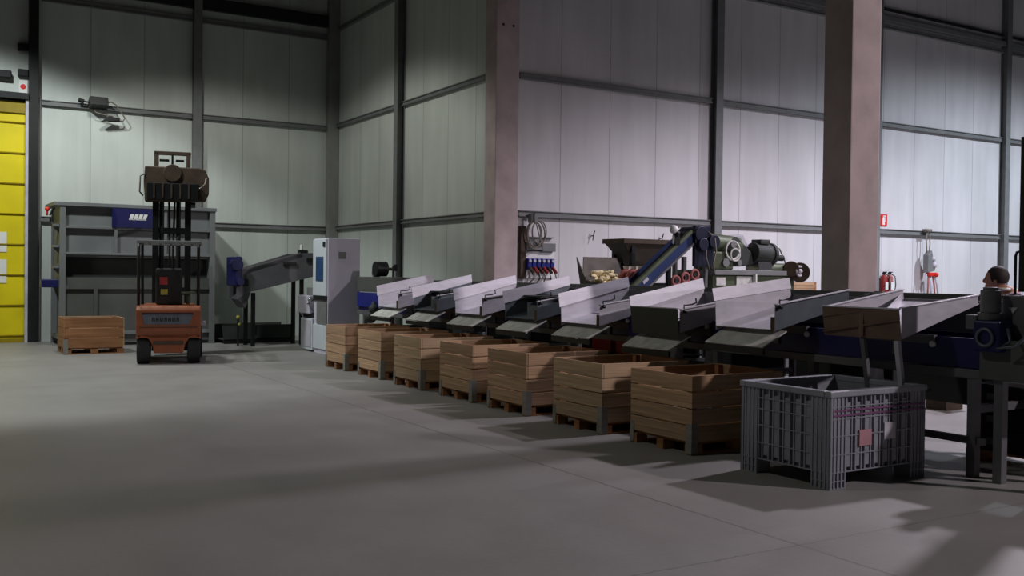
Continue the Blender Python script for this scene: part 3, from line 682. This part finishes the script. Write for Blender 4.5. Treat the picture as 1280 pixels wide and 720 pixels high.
t.part(MB().tube([(7.95,4.95,1.57),(7.95,4.95,1.9),(7.95,4.94,1.93),(7.95,4.9,1.94),(7.95,4.85,1.94)],.012), 'handle_frame', 'blackm')
for y in (4.45, 4.95): t.part(MB().box(7.74,7.82,y-.04,y+.04,0,.86).box(8.3,8.38,y-.04,y+.04,0,.86), 'leg', 'frame', .003)
# black crates on a pallet behind
t = Thing('small_pallet', 'low wooden pallet under the black crates at the right edge', 'pallet', (8.6, 4.8, 0))
t.part(MB().box(8.5,9.0,4.5,5.75,.1,.12).box(8.5,9.0,4.5,4.6,.0,.1).box(8.5,9.0,5.05,5.15,0,.1).box(8.5,9.0,5.65,5.75,0,.1), 'pallet_boards', 'wood_i')
for k in range(3):
    z = .122+k*.205
    t = Thing('black_crate', ['black plastic crate at the right edge, lowest of the stack', 'black plastic crate at the right edge, middle of the stack', 'black plastic crate at the right edge, topmost of the stack'][k], 'crate', (8.6, 5.2, z), 0, 'black crates at the right edge')
    t.part(MB().box(8.52,8.96,4.7,5.7,z,z+.19).box(8.5,8.98,4.68,5.72,z+.17,z+.2), 'crate_body', 'black', .005)
    t.part(MB().box(8.505,8.52,5.4,5.55,z+.06,z+.12).box(8.505,8.52,4.9,5.05,z+.06,z+.12), 'grip_hole', 'frame')

# black sack lying on the belt
bm = MB().ball((8.72,6.9,1.475),.09,1.4,3.0,.9)
for v in bm.bm.verts: v.co += Vector((random.uniform(-.012,.012), random.uniform(-.02,.02), random.uniform(-.01,.012)))
tag(bm.build('black_sack', 'black', None, 0, False), 'crumpled black sack lying on the sorting belt behind the nearest chute', 'sack')

# ------------------------------------------------------------------ things on the right wall
t = Thing('socket_panel', 'row of six blue industrial sockets on a wall board with cables', 'socket panel', (10.4, 16.29, 1.7))
t.part(MB().box(10.0, 10.12, 16.2, 16.29, 1.6, 2.62), 'cable_duct', 'brown')
t.part(MB().box(10.12, 10.8, 16.25, 16.29, 1.62, 2.14), 'back_board', 'sign_w')
t.part(MB().box(10.12, 10.46, 16.16, 16.29, 2.16, 2.32).box(10.47, 10.78, 16.16, 16.29, 2.14, 2.3).box(10.2,10.78,16.2,16.29,2.4,2.42), 'breaker_box', 'steel', .01)
for k in range(6):
    x = 10.16+k*.105
    so = t.part(MB().box(x-.045, x+.045, 16.12, 16.25, 1.78, 2.0), 'socket', 'navy_b', .012)
    t.part(MB().cyl((x,16.1,1.95),(x,16.13,1.95),.03), 'socket_cap', 'pale', .003, False, so)
    t.part(MB().cyl((x,16.0,1.72),(x,16.12,1.82),.033), 'plug', 'red_d' if k % 2 else 'brown', .004, False, so)
for k in range(5):
    x = 10.16+k*.125
    t.part(MB().tube([(x,16.0,1.72),(x+.02,15.98,1.62),(x-.04+.03*k,16.05,1.54),(x-.08+.03*k,16.12,1.45),(x-.05,16.16,1.2)],.011), 'cable', 'steel_d' if k % 2 else 'cable', 0, True)
t = Thing('hose_coil', 'coiled grey cable hanging from the rail above the blue sockets', 'hose', (10.2, 16.1, 2.8))
for k, (cx, cz, rx, rz) in enumerate(((10.2,2.47,.17,.24),(10.24,2.46,.19,.26),(10.17,2.44,.15,.26),(10.27,2.5,.16,.22))):
    t.part(MB().tube([(cx+rx*math.cos(a*PI/12),16.05-.025*k,cz+rz*math.sin(a*PI/12)) for a in range(24)], .013, 8, True), 'cable_loop', 'cable', 0, True)
t.part(MB().box(10.15,10.21,15.95,16.19,2.68,2.86), 'hanger', 'steel')
t.part(MB().tube([(10.2,16.0,2.7),(10.24,15.98,2.55),(10.3,15.98,2.35),(10.34,15.98,2.2)],.012), 'loose_end', 'cable', 0, True)
# hooks
for x, z in ((11.72,2.48), (13.5,2.48)):
    tag(MB().tube([(x,16.29,z),(x,16.22,z),(x,16.2,z+.05),(x+.02,16.2,z+.1)],.012).tube([(x,16.22,z),(x-.02,16.21,z-.09)],.01).build('wall_hook', 'steel_d', None, 0, True), 'small dark hook on the right wall %s the brown hopper' % ('left of' if x < 12 else 'above the right side of'), 'hook')
# fire sign
t = Thing('fire_sign', 'red and white fire extinguisher sign on the right wall above the rail', 'sign', (20.59, 16.29, 3.0))
t.part(MB().box(20.46, 20.73, 16.28, 16.295, 2.99, 3.28), 'sign_plate', 'red')
t.part(MB().box(20.55, 20.64, 16.275, 16.28, 3.02, 3.19).box(20.57,20.62,16.275,16.28,3.19,3.23).box(20.575,20.68,16.275,16.28,3.22,3.25).box(20.655,20.675,16.275,16.28,3.1,3.22), 'extinguisher_symbol', 'sign_w')
for i, x in enumerate((20.52, 20.73)):
    t = Thing('fire_extinguisher', ['red fire extinguisher hung on the right wall, left of the pair', 'red fire extinguisher hung on the right wall, right of the pair'][i], 'fire extinguisher', (x, 16.18, 1.3), 0, 'fire extinguishers below the sign')
    t.part(MB().cyl((x,16.18,1.28),(x,16.18,1.72),.085,n=20).cyl((x,16.18,1.72),(x,16.18,1.79),.085,.03,n=20), 'bottle', 'pinkred' if i else 'red_d', .01, True)
    t.part(MB().box(x-.02,x+.02,16.14,16.22,1.79,1.84).box(x-.02,x+.1,16.16,16.2,1.84,1.86), 'valve_head', 'blackm')
    t.part(MB().tube([(x+.02,16.14,1.8),(x+.1,16.1,1.75),(x+.11,16.08,1.55),(x+.08,16.08,1.4)],.012), 'hose', 'black', 0, True)
    t.part(MB().box(x-.05,x+.05,16.088,16.096,1.42,1.6), 'paper_label', 'sign_w')
    t.part(MB().box(x-.03,x+.03,16.2,16.29,1.65,1.7), 'wall_bracket', 'steel_d')
# hanging tackle
t = Thing('hanging_tackle', 'grey hoist tackle and tubes hanging by a cable from the wall rail', 'tackle', (22.1, 16.1, 2.9))
t.part(MB().tube([(22.02,16.1,2.93),(22.0,16.08,2.6),(22.04,16.08,2.2)],.014).tube([(22.12,16.1,2.93),(22.14,16.08,2.6),(22.1,16.08,2.2)],.014).box(21.98,22.18,16.05,16.19,2.88,2.96), 'hanging_cable', 'cable', 0, True)
t.part(MB().prism([(21.95,2.3),(22.1,2.42),(22.16,2.2),(22.28,2.05),(22.22,1.9),(21.95,1.85)], 'y', 15.98, 16.14), 'hoist_body', 'steel', .02)
t.part(MB().ball((22.16,16.0,2.2),.07).ball((22.2,16.0,2.05),.08), 'pulley', 'pale', 0, True)
t.part(MB().box(22.0,22.3,15.97,16.1,1.76,1.86).ball((22.26,15.97,1.8),.06), 'red_grip', 'red', .02)
for k, (a, b_) in enumerate(((21.95,21.84),(22.05,21.98),(22.12,22.12),(22.2,22.3),(22.28,22.44))):
    t.part(MB().tube([(a,16.04,1.82),((a+b_)/2,16.02,1.55),(b_,16.02,1.15)],.022), 'hanging_strap', 'pinkred' if k % 2 else 'pale', 0, True)

# ------------------------------------------------------------------ machinery behind the line
t = Thing('feed_hopper', 'brown funnel-shaped steel hopper on legs behind the blue conveyor', 'hopper', (10.9, 13.7, 0))
x0, x1, y0, y1 = 10.33, 11.46, 13.4, 13.98
a = [(x0,y0,2.26),(x1,y0,2.26),(x1,y1,2.26),(x0,y1,2.26)]; b_ = [(10.72,13.58,1.82),(11.08,13.58,1.82),(11.08,13.82,1.82),(10.72,13.82,1.82)]
h = MB()
for k in range(4): h.plate([a[k], a[(k+1)%4], b_[(k+1)%4], b_[k]], .012)
t.part(h, 'funnel', 'hop')
t.part(MB().box(x0-.02,x1+.02,y0-.02,y0+.02,2.24,2.32).box(x0-.02,x1+.02,y1-.02,y1+.02,2.24,2.32).box(x0-.02,x0+.02,y0+.02,y1-.02,2.24,2.32).box(x1-.02,x1+.02,y0+.02,y1-.02,2.24,2.32), 'rim', 'brown')
t.part(MB().box(10.72,11.08,13.58,13.82,1.6,1.82), 'outlet', 'hop')
for x in (10.5, 11.3):
    for y in (13.44, 13.94): t.part(MB().box(x,x+.07,y-.035,y+.035,0,2.2), 'leg', 'blackm')
t.part(MB().box(10.5,11.37,13.42,13.46,1.5,1.57), 'brace', 'blackm')
t.part(MB().box(11.2,11.44,y0-.025,y0-.021,2.1,2.22), 'label_plate', 'pale')
# produce bin with raised back
t = Thing('produce_bin', 'brown tipping bin on a stand, holding pale root vegetables', 'bin', (9.95, 13.5, 0))
t.part(MB().plate([(9.5,13.45,1.45),(10.42,13.45,1.45),(10.42,13.6,1.99),(9.62,13.6,1.99)], .02), 'back_panel', 'hop')
t.part(MB().prism([(12.7,1.45),(13.45,1.45),(13.6,1.99),(13.3,1.6),(12.7,1.56)], 'x', 9.48, 9.5).prism([(12.7,1.45),(13.45,1.45),(13.6,1.99),(13.3,1.6),(12.7,1.56)], 'x', 10.42, 10.44).box(9.48,10.44,12.68,12.7,1.45,1.56).box(9.48,10.44,12.7,13.45,1.43,1.46), 'bin_body', 'hop')
for x in (9.5, 10.36):
    for y in (12.75, 13.4): t.part(MB().box(x,x+.06,y,y+.06,0,1.43), 'leg', 'frame')
rt = MB()
pts = [(0,0,-.075,.008),(0,0,-.03,.028),(0,0,.02,.032),(0,0,.055,.022),(0,0,.07,.006)]
for k in range(4): rt.cyl(pts[k][:3], pts[k+1][:3], pts[k][3], pts[k+1][3], 8, False)
r0 = rt.build('root_vegetable', 'cream', None, 0, True)
tag(r0, 'pale cream root vegetable heaped in the brown tipping bin', 'vegetable', 'root vegetables heaped in the tipping bin')
rnd = random.Random(3); first = True
for layer, nn, z in ((0, 22, 1.5), (1, 20, 1.56), (2, 18, 1.62), (3, 16, 1.68), (4, 9, 1.73)):
    for k in range(nn):
        o = r0 if first else r0.copy()
        if not first: C.objects.link(o)
        first = False
        o.location = (rnd.uniform(9.56, 10.06-.02*layer), rnd.uniform(12.8+.09*layer, 13.38), z+rnd.uniform(-.01,.02))
        o.rotation_euler = (PI/2+rnd.uniform(-.4,.4), rnd.uniform(0,PI), rnd.uniform(0,2*PI)); s_ = rnd.uniform(.8,1.25); o.scale = (s_,s_,s_)
for k in range(3):
    y = 12.8+k*.19
    mb = MB().ball((10.24,y+.02,1.64),.13,1.25,.8,1.35)
    mb2 = MB().cyl((10.24,y+.02,1.78),(10.24,y+.02,1.85),.05,.07,10)
    t = Thing('net_sack', ['red net sack in the tipping bin, nearest of three', 'red net sack in the tipping bin, middle of three', 'red net sack in the tipping bin, farthest of three'][k], 'sack', (10.24,y,1.47), 0, 'red net sacks in the tipping bin')
    t.part(mb, 'sack_body', 'pinkred', 0, True); t.part(mb2, 'sack_neck', 'sign_w')

# blue inclined conveyor
t = Thing('blue_conveyor', 'blue inclined conveyor rising behind the chutes to the green machine', 'conveyor', (10.1, 12.2, 0))
P0, P1 = Vector((9.55, 11.98, 1.42)), Vector((10.72, 11.98, 2.32))
dv = (P1-P0).normalized(); up = Vector((-dv.z,0,dv.x))
def para(mb, a, c, lo, hi, ya, yb_):
    A = P0+dv*a; B = P0+dv*c
    q = [A+up*lo, B+up*lo, B+up*hi, A+up*hi]
    return mb.prism([(p.x,p.z) for p in q], 'y', ya, yb_)
t.part(para(MB(),-.1,1.4,0,.14,11.98,12.0), 'side_cheek', 'blue')
t.part(para(MB(),-.1,1.4,0,.14,12.3,12.32), 'side_cheek', 'blue')
t.part(para(MB(),-.1,1.4,.14,.19,11.95,12.02), 'top_rail', 'green', .004)
t.part(para(MB(),-.1,1.35,-.03,.0,11.95,12.02), 'bottom_rail', 'frame', .003)
t.part(para(MB(),-.1,1.42,.07,.09,12.0,12.3), 'belt', 'black')
t.part(para(MB(),.14,.26,.07,.12,11.97,11.98), 'name_plate', 'pale')
t.part(MB().cyl((10.72,11.9,2.36),(10.72,12.35,2.36),.13,n=20).box(10.6,10.92,11.92,12.0,2.2,2.5), 'head_drum', 'navy_d', .01)
t.part(MB().cyl((10.95,11.85,2.25),(10.95,12.1,2.25),.11,n=20).cyl((10.72,11.85,2.2),(10.72,12.0,2.2),.1,n=18).box(10.6,11.0,11.93,12.0,1.85,2.2), 'drive_motor', 'navy_d', .01)
t.part(MB().tube([(10.85,11.9,2.4),(10.95,11.86,2.3),(10.98,11.86,2.1),(10.92,11.86,1.9),(10.95,11.86,1.75)],.014).tube([(10.8,11.9,2.3),(10.76,11.85,2.0),(10.84,11.85,1.8)],.012), 'cable', 'cable', 0, True)
for x, z in ((10.45,2.0),(9.7,1.45),(10.9,1.9)):
    t.part(MB().box(x,x+.06,12.02,12.08,0,z).box(x,x+.06,12.24,12.3,0,z), 'leg', 'frame')
t.part(MB().ball((10.18,11.95,2.42),.07).cyl((10.18,11.97,2.2),(10.2,11.97,2.42),.02), 'warning_lamp', 'knob', 0, True)
t.part(MB().ball((10.22,11.93,2.36),.05).box(10.2,10.3,11.94,11.98,2.18,2.4), 'lamp_bracket', 'blackm')
for k in range(3):
    x = 10.0+k*.19
    t = Thing('handwheel', ['faded red handwheel below the blue conveyor, left of three', 'faded red handwheel below the blue conveyor, middle of three', 'faded red handwheel below the blue conveyor, right of three'][k], 'handwheel', (x, 11.7, 0), 0, 'red handwheels below the blue conveyor')
    t.part(MB().torus((x,11.68,1.62+.05*k),.07,.022,'y'), 'wheel_rim', 'pinkred', 0, True)
    t.part(MB().cyl((x,11.66,1.62+.05*k),(x,11.8,1.62+.05*k),.03).bar((x-.06,11.68,1.62+.05*k),(x+.06,11.68,1.62+.05*k),.015).bar((x,11.8,0),(x,11.8,1.66+.05*k),.03), 'wheel_stem', 'steel_d')

# green machine
t = Thing('grading_machine', 'olive green grading machine with motors beyond the chutes', 'machine', (12, 12.3, 0))
t.part(MB().box(11.05,12.9,12.0,13.0,1.1,1.72), 'base_housing', 'green', .012)
t.part(MB().box(11.1,11.3,11.97,12.0,1.55,1.68).box(11.55,11.95,11.98,12.0,1.5,1.7), 'inspection_plate', 'mat_g')
t.part(MB().box(11.9,11.93,11.9,11.97,1.5,1.74), 'gauge_strip', 'sign_w')
t.part(MB().box(11.05,12.95,11.95,13.0,1.72,1.8), 'table_rail', 'steel', .006)
for x in (11.1, 12.8):
    for y in (12.05, 12.9): t.part(MB().box(x,x+.07,y,y+.07,0,1.1), 'leg', 'frame')
t.part(MB().cyl((11.0,12.2,2.25),(11.75,12.2,2.2),.16,n=24).cyl((10.98,12.2,2.25),(11.05,12.2,2.25),.18,n=24), 'main_drum', 'green', .01, True)
t.part(MB().box(11.02,11.5,12.0,12.4,1.8,2.1), 'gear_case', 'green', .03)
t.part(MB().torus((11.45,11.98,2.12),.15,.02,'y').torus((11.5,11.97,2.05),.1,.015,'y'), 'hose_ring', 'mat_g', 0, True)
t.part(MB().cyl((11.45,11.95,2.22),(11.45,12.1,2.22),.06).cyl((11.3,11.96,1.92),(11.3,12.1,1.92),.07).cyl((11.6,11.96,1.92),(11.6,12.1,1.92),.05), 'bearing_cap', 'steel', .005)
t.part(MB().prism([(11.5,2.3),(11.62,2.36),(11.95,2.1),(12.0,1.9),(11.7,1.86),(11.5,2.05)], 'y', 12.05, 12.4), 'sloping_guard', 'tank_d', .02)
t.part(MB().prism([(11.6,2.36),(11.85,2.4),(11.98,2.2),(11.8,2.16)], 'y', 12.15, 12.5), 'light_cover', 'pale', .01)
t.part(MB().cyl((12.0,12.1,2.1),(12.38,12.1,2.08),.17,n=24).cyl((12.38,12.1,2.08),(12.45,12.1,2.08),.19,n=24).box(12.08,12.3,11.98,12.2,2.24,2.32), 'motor_left', 'tank_d', .01, True)
t.part(MB().box(12.05,12.35,11.98,12.3,1.8,1.95), 'motor_foot', 'chrome', .01)
t.part(MB().cyl((12.55,12.1,2.02),(12.72,12.1,2.02),.05), 'black_plug', 'black')
t.part(MB().tube([(12.4,12.1,2.1),(12.5,12.08,2.2),(12.62,12.08,2.18),(12.74,12.08,2.0),(12.78,12.08,1.9)],.012), 'arched_hose', 'cable', 0, True)
t.part(MB().cyl((12.35,12.1,1.83),(12.85,12.1,1.83),.1,n=20), 'shaft_cover', 'green', .01, True)
t.part(MB().cyl((12.88,11.86,1.78),(12.98,11.95,1.78),.17,n=28).cyl((12.72,11.9,1.84),(12.8,11.98,1.84),.13,n=24), 'pulley_disc', 'brown', .01)
t.part(MB().torus((12.87,11.85,1.8),.08,.02,'y').cyl((12.86,11.83,1.8),(12.9,11.9,1.8),.04), 'pulley_hub', 'pale', 0, True)
# stack of planks
t = Thing('plank_stack', 'short stack of orange-brown planks beside the concrete column', 'planks', (16.6, 15.2, 0))
for k in range(3): t.part(MB().box(16.0,16.62,14.9,15.4,1.38+k*.075,1.45+k*.075), 'plank', 'orange' if False else 'wood', .004)
t.part(MB().box(16.63,16.72,14.92,15.38,1.38,1.6), 'plank_end', 'wood_i')
t = Thing('trestle_table', 'dark steel table carrying the planks behind the line', 'table', (16.4, 15.1, 0))
t.part(MB().box(14.6,17.2,14.7,15.6,1.32,1.378), 'table_top', 'blackm', .005)
for x in (14.7, 17.05):
    for y in (14.75, 15.5): t.part(MB().box(x,x+.06,y,y+.06,0,1.32), 'leg', 'blackm')

# ------------------------------------------------------------------ person behind the line
def skin_obj(name, joints, edges, m, parent, loc_off, root=0, sub=2):
    me = bpy.data.meshes.new(name)
    me.from_pydata([tuple(Vector(j[:3])-Vector(loc_off)) for j in joints], edges, [])
    o = bpy.data.objects.new(name, me); C.objects.link(o); o.parent = parent
    bm = bmesh.new(); bm.from_mesh(me); sk = bm.verts.layers.skin.verify(); bm.verts.ensure_lookup_table()
    for i, j in enumerate(joints):
        r = j[3]; r2 = j[4] if len(j) > 4 else r
        bm.verts[i][sk].radius = (r, r2); bm.verts[i][sk].use_root = (i == root)
    bm.to_mesh(me); bm.free()
    s_ = o.modifiers.new('skin', 'SKIN'); s_.use_smooth_shade = True
    b = o.modifiers.new('sub', 'SUBSURF'); b.levels = sub; b.render_levels = sub
    me.materials.append(M[m]); return o
px, py = 9.65, 5.98
def pj(lst): return [(px+a, py+b, z)+tuple(r) for a, b, z, *r in lst]
T = Thing('person', 'dark-haired person in a mauve work jacket standing behind the sorting line', 'person', (px, py, 0), math.radians(-62))
# facing the belt (-x); body, then clothes
# joints: pelvis, waist, chest, neck base, neck, head base
body = pj([(0,0,.95,.13,.15),(.02,0,1.17,.12,.14),(-.0,0,1.43,.13,.17),(-.06,0,1.56,.07,.09),(-.13,0,1.6,.05),(-.19,0,1.64,.055),
   (-.02,.19,1.51,.06),(-.1,.24,1.16,.045),(-.36,.18,1.2,.036),(-.43,.17,1.2,.03),
   (-.02,-.19,1.51,.06),(-.1,-.24,1.16,.045),(-.36,-.18,1.2,.036),(-.43,-.17,1.2,.03),
   (0,.1,.88,.09),(0,.11,.5,.065),(.02,.11,.1,.045),(-.14,.12,.04,.035),
   (0,-.1,.88,.09),(0,-.11,.5,.065),(.02,-.11,.1,.045),(-.14,-.12,.04,.035)])
ed = [(0,1),(1,2),(2,3),(3,4),(4,5),(2,6),(6,7),(7,8),(8,9),(2,10),(10,11),(11,12),(12,13),(0,14),(14,15),(15,16),(16,17),(0,18),(18,19),(19,20),(20,21)]
B = skin_obj('body', body, ed, 'skin', T.o, (px,py,0))
hx = px-.1
head = MB().ball((hx-.11,py,1.7),.1,.98,.78,1.16,24,16)
head.ball((hx-.205,py,1.685),.02,1.1,.7,1.3)
head.ball((hx-.17,py,1.63),.045,.8,.9,.7)
for s_ in (-1,1): head.ball((hx-.1,py+s_*.08,1.69),.028,.7,.35,1.1)
T.part(head, 'head', 'skin', 0, True)
fc = MB()
for s_ in (-1,1): fc.ball((hx-.199,py+s_*.03,1.712),.009)
fc.box(hx-.208,hx-.2,py-.02,py+.02,1.632,1.637)
T.part(fc, 'eyes_and_mouth', 'hair')
hr = MB().ball((hx-.085,py,1.73),.112,.98,.86,1.0,24,14)
for v in hr.bm.verts:
    if v.co.x < hx-.15 and v.co.z < 1.76: v.co.x = hx-.15
    if v.co.z < 1.66: v.co.z = 1.66
T.part(hr, 'hair', 'hair', 0, True)
jk = pj([(0,0,.9,.15,.17),(.02,0,1.17,.145,.165),(-.0,0,1.43,.145,.18),(-.05,0,1.54,.1,.12),
   (-.02,.19,1.5,.085),(-.1,.24,1.16,.062),(-.32,.185,1.19,.05),
   (-.02,-.19,1.5,.085),(-.1,-.24,1.16,.062),(-.32,-.185,1.19,.05)])
skin_obj('jacket', jk, [(0,1),(1,2),(2,3),(2,4),(4,5),(5,6),(2,7),(7,8),(8,9)], 'cloth', T.o, (px,py,0))
tr = pj([(0,0,.95,.14,.16),(0,.1,.86,.105),(0,.11,.5,.08),(.02,.11,.09,.065),(0,-.1,.86,.105),(0,-.11,.5,.08),(.02,-.11,.09,.065)])
skin_obj('trousers', tr, [(0,1),(1,2),(2,3),(0,4),(4,5),(5,6)], 'trous', T.o, (px,py,0))
for s_ in (-1,1):
    T.part(MB().ball((px-.06,py+s_*.115,.045),.05,2.6,1,1.0), 'shoe', 'black', 0, True)
    hnd = pj([(-.42,s_*.17,1.2,.028,.02),(-.49,s_*.165,1.19,.03,.016)]+[(-.55+.008*abs(k-1),s_*.165+(k-1.5)*.019,1.175,.0085) for k in range(4)]+[(-.575+.01*abs(k-1),s_*.165+(k-1.5)*.021,1.15,.008) for k in range(4)]+[(-.48,s_*.165-s_*.045,1.18,.01),(-.51,s_*.165-s_*.06,1.16,.009)])
    skin_obj('hand', hnd, [(0,1)]+[(1,2+k) for k in range(4)]+[(2+k,6+k) for k in range(4)]+[(0,10),(10,11)], 'skin', T.o, (px,py,0), 0, 1)
T.part(MB().torus((px-.13,py,1.6),.07,.018,'z'), 'collar', 'sign_w', 0, True, label='white collar')

# ------------------------------------------------------------------ light: high-bay lamps above the hall, plus an added fill
t = Thing('carton', 'small dark brown carton on the floor beyond the line, right of the plastic bin', 'box', (11.5, 8.1, 0))
t.part(MB().box(11.4,11.75,8.0,8.3,0,.26), 'carton_body', 'brown', .004); t.part(MB().plate([(11.4,8.0,.262),(11.75,8.0,.262),(11.78,7.85,.32),(11.38,7.85,.32)],.004), 'flap', 'wood_i')
def spot(name, loc, watt, col, size=140, blend=.3, tilt=(0,0), rad=.25):
    l = bpy.data.lights.new(name, 'SPOT'); l.energy = watt; l.color = col; l.spot_size = math.radians(size); l.spot_blend = blend; l.shadow_soft_size = rad
    o = bpy.data.objects.new(name, l); C.objects.link(o); o.location = loc; o.rotation_euler = (math.radians(tilt[0]), math.radians(tilt[1]), 0); return o
spot('bay_lamp_line', (16.5, 8.2, 9.0), 3250, (.98,.88,1.0), 142, .5)
spot('bay_lamp_tank', (0, 18.8, 9.0), 1850, (.94,1.0,1.0), 112, .2, (15, 0))
spot('bay_lamp_corner', (3.4, 19.4, 8.5), 700, (1.0,1.0,.93), 122, .3, (8, -12))  # fill added to brighten the side wall and back corner
spot('bay_lamp_right', (24.5, 9.5, 9.0), 3850, (.80,.88,1.0), 156, .6)
spot('bay_lamp_near', (15, -5, 9.0), 4300, (1.0,.88,.92), 110, .7, (28, 20))
spot('bay_lamp_left', (-1, 9.0, 9.0), 500, (1.0,1.0,.9), 135, .5)
W = bpy.data.worlds.new('world'); bpy.context.scene.world = W; W.use_nodes = True
W.node_tree.nodes['Background'].inputs[0].default_value = (.5,.55,.6,1); W.node_tree.nodes['Background'].inputs[1].default_value = .025

# ------------------------------------------------------------------ camera
cam = bpy.data.cameras.new('camera'); co = bpy.data.objects.new('camera', cam); C.objects.link(co)
cam.sensor_width = 36; cam.lens = 36*1240/1280; cam.clip_end = 200
yaw, pitch, roll = math.radians(31.2), .0145, .0122
fw = Vector((math.sin(yaw)*math.cos(pitch), math.cos(yaw)*math.cos(pitch), -math.sin(pitch)))
rt_ = Vector((math.cos(yaw), -math.sin(yaw), 0)); up_ = rt_.cross(fw)
# picture turned clockwise by roll: camera turned counter-clockwise
R_ = rt_*math.cos(roll)+up_*math.sin(roll); U_ = -rt_*math.sin(roll)+up_*math.cos(roll)
co.matrix_world = Matrix(((R_.x,U_.x,-fw.x,0),(R_.y,U_.y,-fw.y,0),(R_.z,U_.z,-fw.z,1.7),(0,0,0,1)))
sc = bpy.context.scene; sc.camera = co
sc.view_settings.view_transform = 'Standard'; sc.view_settings.look = 'None'; sc.view_settings.gamma = 1; sc.view_settings.exposure = 0
sc.view_settings.use_curve_mapping = False
